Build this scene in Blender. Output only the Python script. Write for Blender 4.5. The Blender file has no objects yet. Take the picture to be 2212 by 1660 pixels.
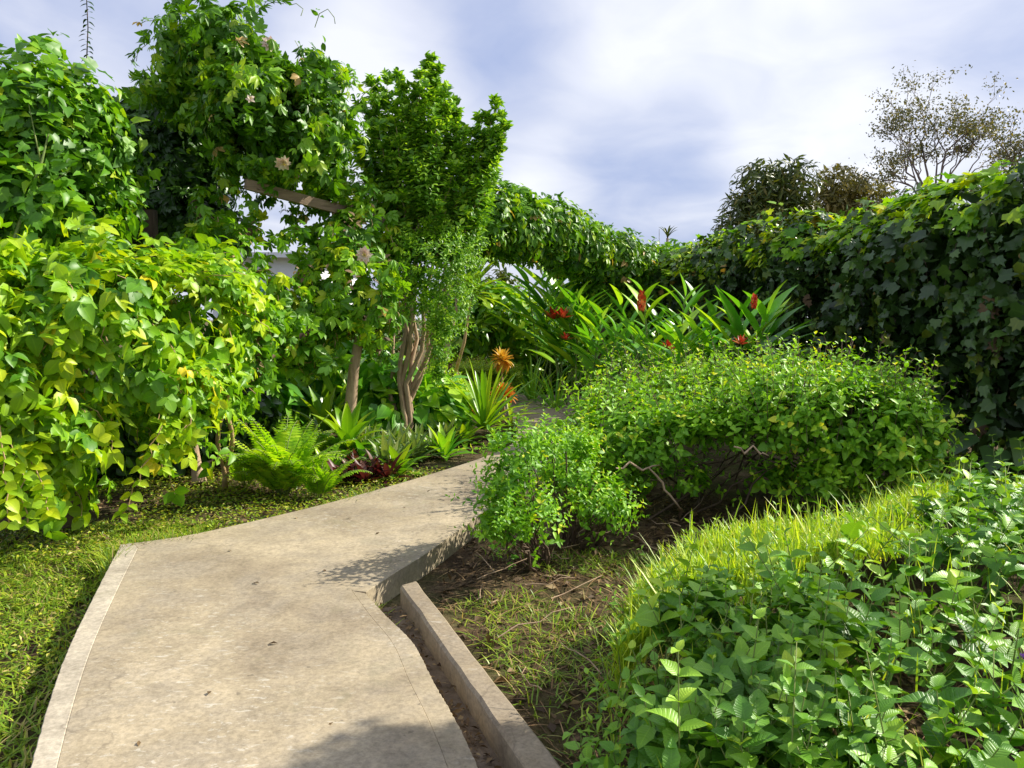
import bpy, math, random
import numpy as np
from mathutils import Vector
rad = math.radians
S = bpy.context.scene
COL = S.collection
RG = np.random.default_rng(7)
random.seed(7)
SEEDN = [100]

# ------------------------------------------------------------------ camera
W, H, F = 2212.0, 1660.0, 1671.0
CAMZ = 1.5
PITCH = rad(4.8)
FWD = np.array([0, math.cos(PITCH), -math.sin(PITCH)])
UPV = np.array([0, math.sin(PITCH), math.cos(PITCH)])
CAM = np.array([0, 0, CAMZ])

def ray(px, py):
    return FWD + np.array([1.0, 0, 0]) * ((px - W / 2) / F) - UPV * ((py - H / 2) / F)

def P(px, py, d):
    return CAM + ray(px, py) * d

def G(px, py, z=0.0):
    r = ray(px, py)
    return CAM + r * ((z - CAMZ) / r[2])

cam_d = bpy.data.cameras.new('camera')
cam_d.sensor_width = 36
cam_d.lens = 36 * F / W
cam_d.clip_end = 2000
cam_d.clip_start = 0.02
cam = bpy.data.objects.new('camera', cam_d)
COL.objects.link(cam)
cam.location = CAM
cam.rotation_euler = (rad(90) - PITCH, 0, 0)
S.camera = cam

# ------------------------------------------------------------------ light
SUN_AZ, SUN_EL = rad(68), rad(37)          # azimuth to the right of the view direction (+y)
sl = bpy.data.lights.new('sun', 'SUN')
sl.energy = 5.0
sl.angle = rad(0.5)
sl.color = (1.0, 0.94, 0.82)
so = bpy.data.objects.new('sun', sl)
COL.objects.link(so)
sd = Vector((math.sin(SUN_AZ) * math.cos(SUN_EL), math.cos(SUN_AZ) * math.cos(SUN_EL), math.sin(SUN_EL)))
so.rotation_euler = sd.to_track_quat('Z', 'Y').to_euler()
so.location = sd * 60

w = bpy.data.worlds.new('World')
S.world = w
w.use_nodes = True
nt = w.node_tree
nt.nodes.clear()

class NT:
    """tiny node helper"""
    def __init__(s, tree): s.t = tree
    def n(s, kind, **kw):
        x = s.t.nodes.new(kind)
        for k, v in kw.items():
            if k.startswith('i_'):
                key = k[2:]
                key = int(key) if key.isdigit() else key.replace('_', ' ')
                x.inputs[key].default_value = v
            else:
                setattr(x, k, v)
        return x
    def l(s, a, b): s.t.links.new(a, b)
    def mix(s, fac, a, b, mode='MIX'):
        m = s.t.nodes.new('ShaderNodeMix'); m.data_type = 'RGBA'; m.blend_type = mode; m.clamp_factor = True
        for i, v in ((0, fac), (6, a), (7, b)):
            if hasattr(v, 'links'): s.l(v, m.inputs[i])
            else: m.inputs[i].default_value = v if i == 0 else (*v[:3], 1)
        return m.outputs[2]
    def math(s, op, a, b=0.0, clamp=False):
        m = s.t.nodes.new('ShaderNodeMath'); m.operation = op; m.use_clamp = clamp
        for i, v in ((0, a), (1, b)):
            if hasattr(v, 'links'): s.l(v, m.inputs[i])
            else: m.inputs[i].default_value = v
        return m.outputs[0]
    def ramp(s, fac, stops, interp='LINEAR'):
        r = s.t.nodes.new('ShaderNodeValToRGB'); e = r.color_ramp.elements; r.color_ramp.interpolation = interp
        while len(e) < len(stops): e.new(0.5)
        for el, (p, c) in zip(e, stops):
            el.position = p; el.color = (*c, 1) if len(c) == 3 else c
        s.l(fac, r.inputs[0]); return r.outputs[0]
    def noise(s, vec, scale, detail=4, rough=0.55, dist=0.0, out=0):
        k = s.n('ShaderNodeTexNoise'); k.inputs['Scale'].default_value = scale
        k.inputs['Detail'].default_value = detail; k.inputs['Roughness'].default_value = rough
        k.inputs['Distortion'].default_value = dist
        if vec is not None: s.l(vec, k.inputs['Vector'])
        return k.outputs[out]

q = NT(nt)
sky = q.n('ShaderNodeTexSky', sky_type='NISHITA', sun_disc=False, sun_elevation=SUN_EL, sun_rotation=SUN_AZ)
sky.air_density = 1.2; sky.dust_density = 1.5; sky.ozone_density = 1.5
tc = q.n('ShaderNodeTexCoord')
sep = q.n('ShaderNodeSeparateXYZ'); q.l(tc.outputs['Generated'], sep.inputs[0])
zz = q.math('ADD', q.math('MAXIMUM', sep.outputs[2], 0.0), 0.28)
comb = q.n('ShaderNodeCombineXYZ')
q.l(q.math('DIVIDE', sep.outputs[0], zz), comb.inputs[0]); q.l(q.math('DIVIDE', sep.outputs[1], zz), comb.inputs[1])
n1 = q.noise(comb.outputs[0], 1.15, 6, 0.5, 0.5)
n2 = q.noise(comb.outputs[0], 3.6, 5, 0.5, 0.7)
def toward(px, py, k):            # broad bank of cloud lying in a given compass direction and height
    d = Vector(ray(px, py)).normalized()
    dp = q.n('ShaderNodeVectorMath', operation='DOT_PRODUCT'); q.l(tc.outputs['Generated'], dp.inputs[0])
    dp.inputs[1].default_value = d
    m = q.n('ShaderNodeMapRange', interpolation_type='SMOOTHSTEP'); q.l(dp.outputs['Value'], m.inputs[0])
    m.inputs[1].default_value = math.cos(rad(k)); m.inputs[2].default_value = 1.0
    return m.outputs[0]
base = q.math('ADD', q.math('MULTIPLY', n1, 0.95), q.math('MULTIPLY', n2, 0.5))
base = q.math('SUBTRACT', base, 0.26)
base = q.math('ADD', base, q.math('MULTIPLY', toward(1620, 130, 17), 0.28))
base = q.math('ADD', base, q.math('MULTIPLY', toward(800, 230, 9), 0.25))
base = q.math('ADD', base, q.math('MULTIPLY', toward(1150, 420, 6), 0.2))
base = q.math('SUBTRACT', base, q.math('MULTIPLY', toward(1390, 440, 9), 0.30))
base = q.math('SUBTRACT', base, q.math('MULTIPLY', toward(1050, 120, 10), 0.12))
cl = q.ramp(base, [(0.22, (0.30, 0.36, 0.56)), (0.40, (0.44, 0.48, 0.63)), (0.54, (0.56, 0.585, 0.69)), (0.75, (0.72, 0.73, 0.79))])
bg1 = q.n('ShaderNodeBackground', i_Strength=0.1); q.l(sky.outputs[0], bg1.inputs[0])
bg2 = q.n('ShaderNodeBackground', i_Strength=0.98); q.l(cl, bg2.inputs[0])
mx = q.n('ShaderNodeMixShader', i_0=0.88)
q.l(bg1.outputs[0], mx.inputs[1]); q.l(bg2.outputs[0], mx.inputs[2])
wo = q.n('ShaderNodeOutputWorld'); q.l(mx.outputs[0], wo.inputs[0])

S.view_settings.view_transform = 'Standard'
S.view_settings.look = 'None'
S.view_settings.exposure = 0.56
S.view_settings.gamma = 1
S.cycles.max_bounces = 8
S.cycles.transparent_max_bounces = 4

# ------------------------------------------------------------------ materials
def leaf_mat(name, stops, trans=0.35, rough=0.42, tcol=(1.3, 1.25, 0.35), vein=0.0, spec=0.4, patch=0.0, pcol=(0.3, 0.3, 0.03), gain=1.0):
    m = bpy.data.materials.new(name); m.use_nodes = True
    t = m.node_tree; t.nodes.clear(); q = NT(t)
    a = q.n('ShaderNodeAttribute', attribute_name='rnd')
    stops = [(p_, tuple(min(.75, v_ * gain * k_) for v_, k_ in zip(c_, (1.3, 1.0, .7) if c_[1] > c_[0] else (1, 1, 1)))) for p_, c_ in stops]
    c = q.ramp(a.outputs['Fac'], stops)
    tcn = q.n('ShaderNodeTexCoord')
    nz = q.noise(tcn.outputs['Object'], 2.2, 3)
    c = q.mix(q.math('MULTIPLY', nz, 0.75), c, q.mix(1.0, c, (1.45, 1.25, 0.8), 'MULTIPLY'))
    if patch > 0:
        f = q.ramp(q.noise(tcn.outputs['Object'], 1.6, 2), [(0.55, (0, 0, 0)), (0.68, (1, 1, 1))])
        c = q.mix(q.math('MULTIPLY', f, patch), c, pcol)
    fine = q.noise(tcn.outputs['Object'], 60, 2)
    c = q.mix(q.math('MULTIPLY', fine, 0.5), c, q.mix(1.0, c, (0.6, 0.7, 0.6), 'MULTIPLY'))
    uv = q.n('ShaderNodeAttribute', attribute_name='luv')
    su = q.n('ShaderNodeSeparateXYZ'); q.l(uv.outputs['Vector'], su.inputs[0])
    av = q.math('ABSOLUTE', su.outputs[1])
    rib = q.ramp(av, [(0.0, (1, 1, 1)), (0.12, (0, 0, 0))])
    c = q.mix(q.math('MULTIPLY', rib, 0.45), c, q.mix(1.0, c, (1.7, 1.5, 1.4), 'MULTIPLY'))
    bs = q.n('ShaderNodeBsdfPrincipled')
    bs.inputs['Roughness'].default_value = rough
    bs.inputs['Specular IOR Level'].default_value = spec
    if vein > 0:
        ph = q.math('SINE', q.math('MULTIPLY', q.math('SUBTRACT', su.outputs[0], q.math('MULTIPLY', av, 0.16)), 58.0))
        vh = q.math('POWER', q.math('ADD', q.math('MULTIPLY', ph, 0.5), 0.5), 6.0)
        c = q.mix(q.math('MULTIPLY', vh, 0.35 * vein), c, q.mix(1.0, c, (1.6, 1.45, 1.4), 'MULTIPLY'))
        b = q.n('ShaderNodeBump', i_Strength=0.6 * vein, i_Distance=0.004, invert=True)
        q.l(vh, b.inputs['Height']); q.l(b.outputs[0], bs.inputs['Normal'])
    q.l(c, bs.inputs['Base Color'])
    tr = q.n('ShaderNodeBsdfTranslucent')
    q.l(q.mix(1.0, c, tcol, 'MULTIPLY'), tr.inputs['Color'])
    ms = q.n('ShaderNodeMixShader', i_0=trans); q.l(bs.outputs[0], ms.inputs[1]); q.l(tr.outputs[0], ms.inputs[2])
    o = q.n('ShaderNodeOutputMaterial'); q.l(ms.outputs[0], o.inputs[0])
    return m

def plain_mat(name, c1, c2, scale=8, rough=0.8, bump=0.3, dist=0.01, stretch=(1, 1, 1), spec=0.3):
    m = bpy.data.materials.new(name); m.use_nodes = True
    t = m.node_tree; t.nodes.clear(); q = NT(t)
    tcn = q.n('ShaderNodeTexCoord'); mp = q.n('ShaderNodeMapping'); mp.inputs['Scale'].default_value = stretch
    q.l(tcn.outputs['Object'], mp.inputs[0])
    n = q.noise(mp.outputs[0], scale, 6, 0.65)
    c = q.ramp(n, [(0.3, c1), (0.7, c2)])
    bs = q.n('ShaderNodeBsdfPrincipled', i_Roughness=rough); bs.inputs['Specular IOR Level'].default_value = spec
    b = q.n('ShaderNodeBump', i_Strength=bump, i_Distance=dist)
    q.l(q.noise(mp.outputs[0], scale * 4, 5, 0.7), b.inputs['Height']); q.l(b.outputs[0], bs.inputs['Normal'])
    q.l(c, bs.inputs['Base Color'])
    o = q.n('ShaderNodeOutputMaterial'); q.l(bs.outputs[0], o.inputs[0])
    return m

def concrete_mat(name, tint=(1, 1, 1), light=False):
    m = bpy.data.materials.new(name); m.use_nodes = True
    t = m.node_tree; t.nodes.clear(); q = NT(t)
    tcn = q.n('ShaderNodeTexCoord'); v = tcn.outputs['Object']
    big = q.noise(v, 1.3, 5, 0.6, 0.6)
    c = q.ramp(big, [(0.34, (0.25, 0.20, 0.135)), (0.5, (0.36, 0.295, 0.195)), (0.66, (0.46, 0.38, 0.255))])
    if light: c = q.ramp(big, [(0.3, (0.38, 0.33, 0.25)), (0.7, (0.56, 0.49, 0.37))])
    # grey weathered blotches
    g = q.ramp(q.noise(v, 3.1, 6, 0.7, 0.4), [(0.45, (0, 0, 0)), (0.62, (1, 1, 1))])
    c = q.mix(q.math('MULTIPLY', g, 0.55), c, (0.31, 0.265, 0.20))
    # fine speckle
    mo = q.ramp(q.noise(v, 7, 8, 0.75, .6), [(0.32, (0.82, 0.81, 0.79)), (0.5, (1, 1, 1)), (0.7, (1.14, 1.13, 1.1))])
    c = q.mix(1.0, c, mo, 'MULTIPLY')
    sp = q.ramp(q.noise(v, 55, 4, 0.7), [(0.35, (0.72, 0.72, 0.72)), (0.65, (1.22, 1.22, 1.22))])
    c = q.mix(0.75, c, q.mix(1.0, c, sp, 'MULTIPLY'))
    # brushed streaks across the slab
    mp = q.n('ShaderNodeMapping'); mp.inputs['Scale'].default_value = (3.0, 34.0, 1.0); q.l(v, mp.inputs[0])
    st = q.noise(mp.outputs[0], 2.4, 5, 0.7)
    c = q.mix(0.05, c, q.mix(1.0, c, q.ramp(st, [(0.35, (0.78, 0.78, 0.78)), (0.65, (1.16, 1.16, 1.16))]), 'MULTIPLY'))
    # pale scuffs
    mp2 = q.n('ShaderNodeMapping'); mp2.inputs['Scale'].default_value = (10, 26, 1); mp2.inputs['Rotation'].default_value = (0, 0, 0.5); q.l(v, mp2.inputs[0])
    sc = q.ramp(q.noise(mp2.outputs[0], 1.6, 6, 0.75, 0.5), [(0.57, (0, 0, 0)), (0.62, (1, 1, 1))])
    zone = q.ramp(q.noise(v, 1.1, 2), [(0.48, (0, 0, 0)), (0.6, (1, 1, 1))])
    c = q.mix(q.math('MULTIPLY', q.math('MULTIPLY', sc, zone), 0.5), c, (0.66, 0.62, 0.52))
    # hairline cracks and damp mossy staining
    vo = q.n('ShaderNodeTexVoronoi', feature='DISTANCE_TO_EDGE'); vo.inputs['Scale'].default_value = 0.75
    dv = q.n('ShaderNodeVectorMath', operation='ADD'); q.l(v, dv.inputs[0])
    nv = q.n('ShaderNodeTexNoise'); nv.inputs['Scale'].default_value = 3.0; nv.inputs['Detail'].default_value = 6; q.l(v, nv.inputs['Vector'])
    sv = q.n('ShaderNodeVectorMath', operation='SCALE'); sv.inputs[3].default_value = 0.5; q.l(nv.outputs['Color'], sv.inputs[0]); q.l(sv.outputs[0], dv.inputs[1]); q.l(dv.outputs[0], vo.inputs['Vector'])
    ck = q.ramp(vo.outputs['Distance'], [(0.0, (1, 1, 1)), (0.0045, (0, 0, 0))])
    c = q.mix(q.math('MULTIPLY', ck, 0.45), c, (0.16, 0.13, 0.09))
    ms_ = q.ramp(q.noise(v, 2.2, 7, 0.75, 0.8), [(0.56, (0, 0, 0)), (0.7, (1, 1, 1))])
    c = q.mix(q.math('MULTIPLY', ms_, 0.5), c, (0.22, 0.20, 0.12))
    # dark pits
    pt = q.ramp(q.noise(v, 22, 2, 0.5), [(0.24, (1, 1, 1)), (0.29, (0, 0, 0))])
    c = q.mix(q.math('MULTIPLY', pt, 0.6), c, (0.12, 0.1, 0.07))
    c = q.mix(1.0, c, tint, 'MULTIPLY')
    bs = q.n('ShaderNodeBsdfPrincipled', i_Roughness=0.85); bs.inputs['Specular IOR Level'].default_value = 0.25
    hb = q.math('ADD', q.math('MULTIPLY', q.noise(v, 70, 5, 0.75), 0.5), q.math('MULTIPLY', st, 0.15))
    b = q.n('ShaderNodeBump', i_Strength=0.4, i_Distance=0.006); q.l(hb, b.inputs['Height']); q.l(b.outputs[0], bs.inputs['Normal'])
    q.l(c, bs.inputs['Base Color'])
    o = q.n('ShaderNodeOutputMaterial'); q.l(bs.outputs[0], o.inputs[0])
    return m

def ground_mat():
    m = bpy.data.materials.new('soil'); m.use_nodes = True
    t = m.node_tree; t.nodes.clear(); q = NT(t)
    tcn = q.n('ShaderNodeTexCoord'); v = tcn.outputs['Object']
    c = q.ramp(q.noise(v, 2.5, 8, 0.7), [(0.35, (0.05, 0.034, 0.02)), (0.5, (0.11, 0.075, 0.042)), (0.68, (0.22, 0.16, 0.09))])
    gz = q.ramp(q.noise(v, 1.2, 6, 0.7), [(0.45, (0, 0, 0)), (0.6, (1, 1, 1))])
    c = q.mix(q.math('MULTIPLY', gz, 0.55), c, (0.10, 0.13, 0.03))
    fn = q.ramp(q.noise(v, 40, 6, 0.8), [(0.3, (0.5, 0.5, 0.5)), (0.7, (1.5, 1.5, 1.5))])
    c = q.mix(1.0, c, fn, 'MULTIPLY')
    bs = q.n('ShaderNodeBsdfPrincipled', i_Roughness=0.95); bs.inputs['Specular IOR Level'].default_value = 0.1
    b = q.n('ShaderNodeBump', i_Strength=1.0, i_Distance=0.03); q.l(q.noise(v, 26, 8, 0.8), b.inputs['Height']); q.l(b.outputs[0], bs.inputs['Normal'])
    q.l(c, bs.inputs['Base Color'])
    o = q.n('ShaderNodeOutputMaterial'); q.l(bs.outputs[0], o.inputs[0])
    return m

M = {}
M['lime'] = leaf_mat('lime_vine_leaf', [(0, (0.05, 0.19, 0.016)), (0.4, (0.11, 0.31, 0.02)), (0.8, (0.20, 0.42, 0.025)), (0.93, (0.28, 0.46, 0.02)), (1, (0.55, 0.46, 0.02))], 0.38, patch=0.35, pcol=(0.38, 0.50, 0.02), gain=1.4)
M['lobed'] = leaf_mat('broad_vine_leaf', [(0, (0.025, 0.10, 0.012)), (0.5, (0.055, 0.20, 0.018)), (0.9, (0.12, 0.32, 0.02)), (1, (0.22, 0.36, 0.03))], 0.32, gain=1.5)
M['vine'] = leaf_mat('passion_vine_leaf', [(0, (0.025, 0.10, 0.012)), (0.5, (0.06, 0.20, 0.018)), (0.85, (0.12, 0.32, 0.02)), (0.97, (0.20, 0.36, 0.03)), (1, (0.34, 0.24, 0.09))], 0.33, gain=1.5)
M['curtain'] = leaf_mat('passion_vine_bright_leaf', [(0, (0.04, 0.15, 0.015)), (0.5, (0.09, 0.27, 0.02)), (0.85, (0.17, 0.40, 0.03)), (0.97, (0.30, 0.42, 0.03)), (1, (0.5, 0.36, 0.22))], 0.38, gain=1.5)
M['hedge'] = leaf_mat('hedge_vine_leaf', [(0, (0.020, 0.062, 0.028)), (0.5, (0.036, 0.11, 0.036)), (0.85, (0.065, 0.17, 0.04)), (0.97, (0.13, 0.22, 0.03)), (1, (0.28, 0.19, 0.05))], 0.18, rough=0.36, spec=0.5, gain=1.0)
M['shrub'] = leaf_mat('shrub_leaf', [(0, (0.03, 0.11, 0.018)), (0.6, (0.08, 0.22, 0.03)), (1, (0.18, 0.36, 0.05))], 0.42, gain=2.0)
M['bush'] = leaf_mat('bush_leaf', [(0, (0.035, 0.13, 0.014)), (0.5, (0.075, 0.23, 0.02)), (0.9, (0.15, 0.36, 0.03)), (1, (0.28, 0.42, 0.05))], 0.30, vein=0.4, gain=1.9)
M['nettle'] = leaf_mat('weed_leaf', [(0, (0.025, 0.11, 0.025)), (0.5, (0.065, 0.22, 0.03)), (0.88, (0.14, 0.35, 0.045)), (1, (0.22, 0.42, 0.05))], 0.25, rough=0.42, vein=0.5, spec=0.45, gain=1.45)
M['grass'] = leaf_mat('grass_blade', [(0, (0.11, 0.27, 0.03)), (0.5, (0.20, 0.42, 0.05)), (0.88, (0.30, 0.52, 0.09)), (1, (0.46, 0.46, 0.16))], 0.4, gain=1.15)
M['lawn'] = leaf_mat('lawn_blade', [(0, (0.06, 0.17, 0.02)), (0.5, (0.13, 0.31, 0.035)), (0.82, (0.24, 0.42, 0.06)), (0.92, (0.30, 0.28, 0.12)), (1, (0.42, 0.34, 0.18))], 0.3)
M['clover'] = leaf_mat('ground_leaf', [(0, (0.07, 0.18, 0.015)), (0.5, (0.15, 0.32, 0.03)), (0.8, (0.30, 0.42, 0.05)), (1, (0.42, 0.36, 0.16))], 0.3, gain=1.2)
M['fern'] = leaf_mat('fern_leaf', [(0, (0.08, 0.24, 0.02)), (0.5, (0.16, 0.38, 0.025)), (1, (0.30, 0.50, 0.04))], 0.42, gain=1.5)
M['strap'] = leaf_mat('strap_leaf', [(0, (0.05, 0.2, 0.02)), (0.5, (0.12, 0.34, 0.025)), (1, (0.26, 0.46, 0.03))], 0.35, rough=0.32, spec=0.5, gain=1.2)
M['ginger'] = leaf_mat('ginger_leaf', [(0, (0.03, 0.14, 0.02)), (0.5, (0.07, 0.25, 0.025)), (1, (0.2, 0.40, 0.03))], 0.33, rough=0.32, spec=0.5, gain=1.8)
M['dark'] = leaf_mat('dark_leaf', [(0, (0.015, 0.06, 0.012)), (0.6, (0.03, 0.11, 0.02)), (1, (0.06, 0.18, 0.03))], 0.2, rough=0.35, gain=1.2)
M['grey'] = leaf_mat('grey_green_leaf', [(0, (0.07, 0.17, 0.08)), (0.6, (0.13, 0.28, 0.14)), (1, (0.26, 0.40, 0.24))], 0.25)
M['maroon'] = leaf_mat('maroon_leaf', [(0, (0.03, 0.01, 0.012)), (0.6, (0.085, 0.02, 0.025)), (1, (0.20, 0.12, 0.08))], 0.2, tcol=(1.6, 0.7, 0.6))
M['croton'] = leaf_mat('croton_leaf', [(0, (0.40, 0.11, 0.02)), (0.5, (0.60, 0.26, 0.03)), (1, (0.62, 0.46, 0.08))], 0.3, tcol=(1.2, 1, 0.6))
M['croton2'] = leaf_mat('yellow_croton_leaf', [(0, (0.5, 0.24, 0.03)), (0.5, (0.62, 0.40, 0.05)), (1, (0.66, 0.52, 0.14))], 0.3, tcol=(1.2, 1, 0.6))
M['red'] = leaf_mat('red_bract', [(0, (0.30, 0.02, 0.012)), (0.6, (0.52, 0.08, 0.04)), (1, (0.66, 0.26, 0.10))], 0.2, tcol=(1.2, 0.7, 0.6))
M['petal'] = leaf_mat('pale_petal', [(0, (0.62, 0.42, 0.40)), (1, (0.80, 0.70, 0.66))], 0.25, tcol=(1, 1, 1))
M['yellowc'] = leaf_mat('flower_centre', [(0, (0.5, 0.4, 0.08)), (1, (0.6, 0.55, 0.2))], 0.1, tcol=(1, 1, 1))
M['purple'] = leaf_mat('purple_petal', [(0, (0.16, 0.04, 0.5)), (1, (0.25, 0.1, 0.65))], 0.25, tcol=(1, 1, 1))
M['dry'] = leaf_mat('dry_leaf', [(0, (0.05, 0.03, 0.016)), (0.6, (0.14, 0.09, 0.045)), (0.9, (0.25, 0.17, 0.09)), (1, (0.40, 0.30, 0.17))], 0.15, tcol=(1, 1, 0.8), rough=0.7)
M['mango'] = leaf_mat('mango_leaf', [(0, (0.03, 0.065, 0.022)), (0.6, (0.06, 0.12, 0.03)), (1, (0.14, 0.16, 0.05))], 0.22, gain=1.1)
M['olive'] = leaf_mat('olive_leaf', [(0, (0.08, 0.10, 0.03)), (0.6, (0.17, 0.17, 0.05)), (1, (0.32, 0.26, 0.09))], 0.25)
M['thin'] = leaf_mat('sparse_tree_leaf', [(0, (0.04, 0.065, 0.055)), (0.7, (0.07, 0.10, 0.07)), (1, (0.17, 0.18, 0.08))], 0.3, gain=1.3)
M['bark'] = plain_mat('pale_bark', (0.27, 0.18, 0.11), (0.58, 0.42, 0.27), 14, stretch=(1, 1, 0.35), bump=0.6)
M['barkdark'] = plain_mat('dark_bark', (0.06, 0.042, 0.028), (0.16, 0.11, 0.07), 14, stretch=(1, 1, 0.3), bump=0.6)
M['barkgrey'] = plain_mat('grey_bark', (0.12, 0.09, 0.08), (0.25, 0.19, 0.16), 6, bump=0.5)
M['stem'] = plain_mat('green_stem', (0.12, 0.20, 0.04), (0.26, 0.30, 0.08), 20, rough=0.6, bump=0.2)
M['tanstem'] = plain_mat('tan_stem', (0.36, 0.23, 0.10), (0.60, 0.42, 0.22), 20, rough=0.7, bump=0.3)
M['wood'] = plain_mat('weathered_wood', (0.17, 0.12, 0.075), (0.36, 0.26, 0.17), 10, stretch=(0.25, 0.25, 3), bump=0.6)
M['concrete'] = concrete_mat('path_concrete')
M['concrete2'] = concrete_mat('path_concrete_tan', (1.05, 0.98, 0.86))
M['border'] = concrete_mat('border_concrete', light=True)
M['kerb'] = concrete_mat('kerb_concrete', (0.86, 0.84, 0.84))
M['drain'] = plain_mat('drain_mud', (0.11, 0.08, 0.05), (0.24, 0.18, 0.12), 12, bump=0.8)
M['soil'] = ground_mat()
M['plaster'] = plain_mat('white_plaster', (0.74, 0.75, 0.78), (0.82, 0.83, 0.85), 3, bump=0.05)
M['glass'] = plain_mat('window_glass', (0.10, 0.16, 0.22), (0.14, 0.22, 0.3), 2, rough=0.1, bump=0.0, spec=0.6)
M['frame'] = plain_mat('blue_window_frame', (0.12, 0.32, 0.4), (0.14, 0.36, 0.45), 3, bump=0.05)
M['roof'] = plain_mat('roof_sheet', (0.2, 0.07, 0.05), (0.3, 0.11, 0.08), 4, bump=0.2)
M['redwall'] = plain_mat('dark_red_wall', (0.10, 0.03, 0.03), (0.19, 0.06, 0.05), 4, bump=0.3)
M['metal'] = plain_mat('grey_metal', (0.25, 0.25, 0.27), (0.35, 0.35, 0.37), 4, bump=0.0, rough=0.4)

# ------------------------------------------------------------------ mesh building
class MB:
    def __init__(s): s.v = []; s.f = []; s.r = []; s.u = []; s.n = 0
    def add(s, v, quads, r=None, u=None):
        """v (n,3); quads (m,4) with tri as repeated last index"""
        v = np.asarray(v, float).reshape(-1, 3); quads = np.asarray(quads, int).reshape(-1, 4)
        s.v.append(v); s.f.append(quads + s.n); n = len(v)
        s.r.append(np.full(n, 0.5) if r is None else np.broadcast_to(np.asarray(r, float), (n,)))
        s.u.append(np.zeros((n, 3)) if u is None else np.asarray(u, float))
        s.n += n
    def tube(s, pts, radii, sides=6, r=0.5):
        pts = [np.asarray(p, float) for p in pts]
        n = len(pts)
        if np.isscalar(radii): radii = [radii] * n
        V = []
        prev = None
        for i, p in enumerate(pts):
            d = pts[min(i + 1, n - 1)] - pts[max(i - 1, 0)]
            d = d / (np.linalg.norm(d) + 1e-9)
            if prev is None:
                a = np.cross(d, [0, 0, 1.0])
                if np.linalg.norm(a) < 0.1: a = np.cross(d, [1.0, 0, 0])
            else:
                a = prev - d * np.dot(prev, d)
            a = a / (np.linalg.norm(a) + 1e-9); prev = a
            b = np.cross(d, a)
            for k in range(sides):
                t = 2 * math.pi * k / sides
                V.append(p + (a * math.cos(t) + b * math.sin(t)) * radii[i])
        Fq = []
        for i in range(n - 1):
            for k in range(sides):
                k2 = (k + 1) % sides
                Fq.append((i * sides + k, i * sides + k2, (i + 1) * sides + k2, (i + 1) * sides + k))
        V.append(pts[-1]); e = len(V) - 1
        for k in range(sides): Fq.append(((n - 1) * sides + k, (n - 1) * sides + (k + 1) % sides, e, e))
        s.add(V, Fq, r)
    def box(s, c, size, rot=None):
        c = np.asarray(c, float); h = np.asarray(size, float) / 2
        V = np.array([[x, y, z] for z in (-1, 1) for y in (-1, 1) for x in (-1, 1)]) * h
        if rot is not None: V = V @ np.asarray(rot).T
        s.add(V + c, [(0, 2, 3, 1), (4, 5, 7, 6), (0, 1, 5, 4), (2, 6, 7, 3), (0, 4, 6, 2), (1, 3, 7, 5)])
    def strap(s, base, az, el, L, wd, droop, seg=7, r=0.5, fold=0.25, prof='strap', twist=0.0, wave=0.0):
        """a long arching leaf from base; az/el of its start, droop = total bend downward (rad)"""
        p = np.asarray(base, float).copy(); V = []; U = []
        h = np.array([math.cos(az), math.sin(az), 0]); side0 = np.array([-math.sin(az), math.cos(az), 0])
        for i in range(seg + 1):
            t = i / seg
            e = el - droop * t ** 1.3
            d = h * math.cos(e) + np.array([0, 0, math.sin(e)])
            nrm = -h * math.sin(e) + np.array([0, 0, math.cos(e)])
            tw = twist * t
            side = side0 * math.cos(tw) + nrm * math.sin(tw)
            nn = nrm * math.cos(tw) - side0 * math.sin(tw)
            if prof == 'strap': ww = (0.45 + 1.1 * t) * (1 - t) ** 0.55 if t < 1 else 0
            elif prof == 'lance': ww = math.sin(math.pi * min(1, (t * 0.94 + 0.06)) ** 0.8) 
            else: ww = (0.12 + 0.88 * math.sin(math.pi * t ** 0.7))
            ww = max(ww, 0.0) * wd / 2
            wv = wave * math.sin(i * 2.3) * wd
            V += [p - side * ww + nn * (ww * fold * 2 + wv), p, p + side * ww + nn * (ww * fold * 2 - wv)]
            U += [(t, -1, 0), (t, 0, 0), (t, 1, 0)]
            p = p + d * L / seg
        Fq = []
        for i in range(seg):
            a = i * 3
            Fq += [(a, a + 1, a + 4, a + 3), (a + 1, a + 2, a + 5, a + 4)]
        s.add(V, Fq, r, U)
    def build(s, name, mat, parent=None, smooth=True, origin=None):
        V = np.concatenate(s.v); Q = np.concatenate(s.f); R = np.concatenate(s.r); U = np.concatenate(s.u)
        if origin is None and parent is not None: origin = np.array(parent.location)
        if origin is None: origin = np.array([V[:, 0].mean(), V[:, 1].mean(), V[:, 2].min()])
        loc = np.asarray(origin, float)
        V = V - loc
        me = bpy.data.meshes.new(name)
        tri = Q[:, 2] == Q[:, 3]
        cnt = np.where(tri, 3, 4)
        flat = Q.ravel()
        keep = np.ones(len(flat), bool); keep[3::4] = ~tri
        flat = flat[keep]
        me.vertices.add(len(V)); me.vertices.foreach_set('co', V.astype(np.float32).ravel())
        me.loops.add(len(flat)); me.loops.foreach_set('vertex_index', flat.astype(np.int32))
        me.polygons.add(len(Q))
        st = np.concatenate([[0], np.cumsum(cnt)[:-1]])
        me.polygons.foreach_set('loop_start', st.astype(np.int32))
        me.polygons.foreach_set('loop_total', cnt.astype(np.int32))
        me.update(calc_edges=True)
        a = me.attributes.new('rnd', 'FLOAT', 'POINT'); a.data.foreach_set('value', R.astype(np.float32))
        a = me.attributes.new('luv', 'FLOAT_VECTOR', 'POINT'); a.data.foreach_set('vector', U.astype(np.float32).ravel())
        me.polygons.foreach_set('use_smooth', [smooth] * len(Q))
        me.materials.append(mat)
        o = bpy.data.objects.new(name, me); COL.objects.link(o)
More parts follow.
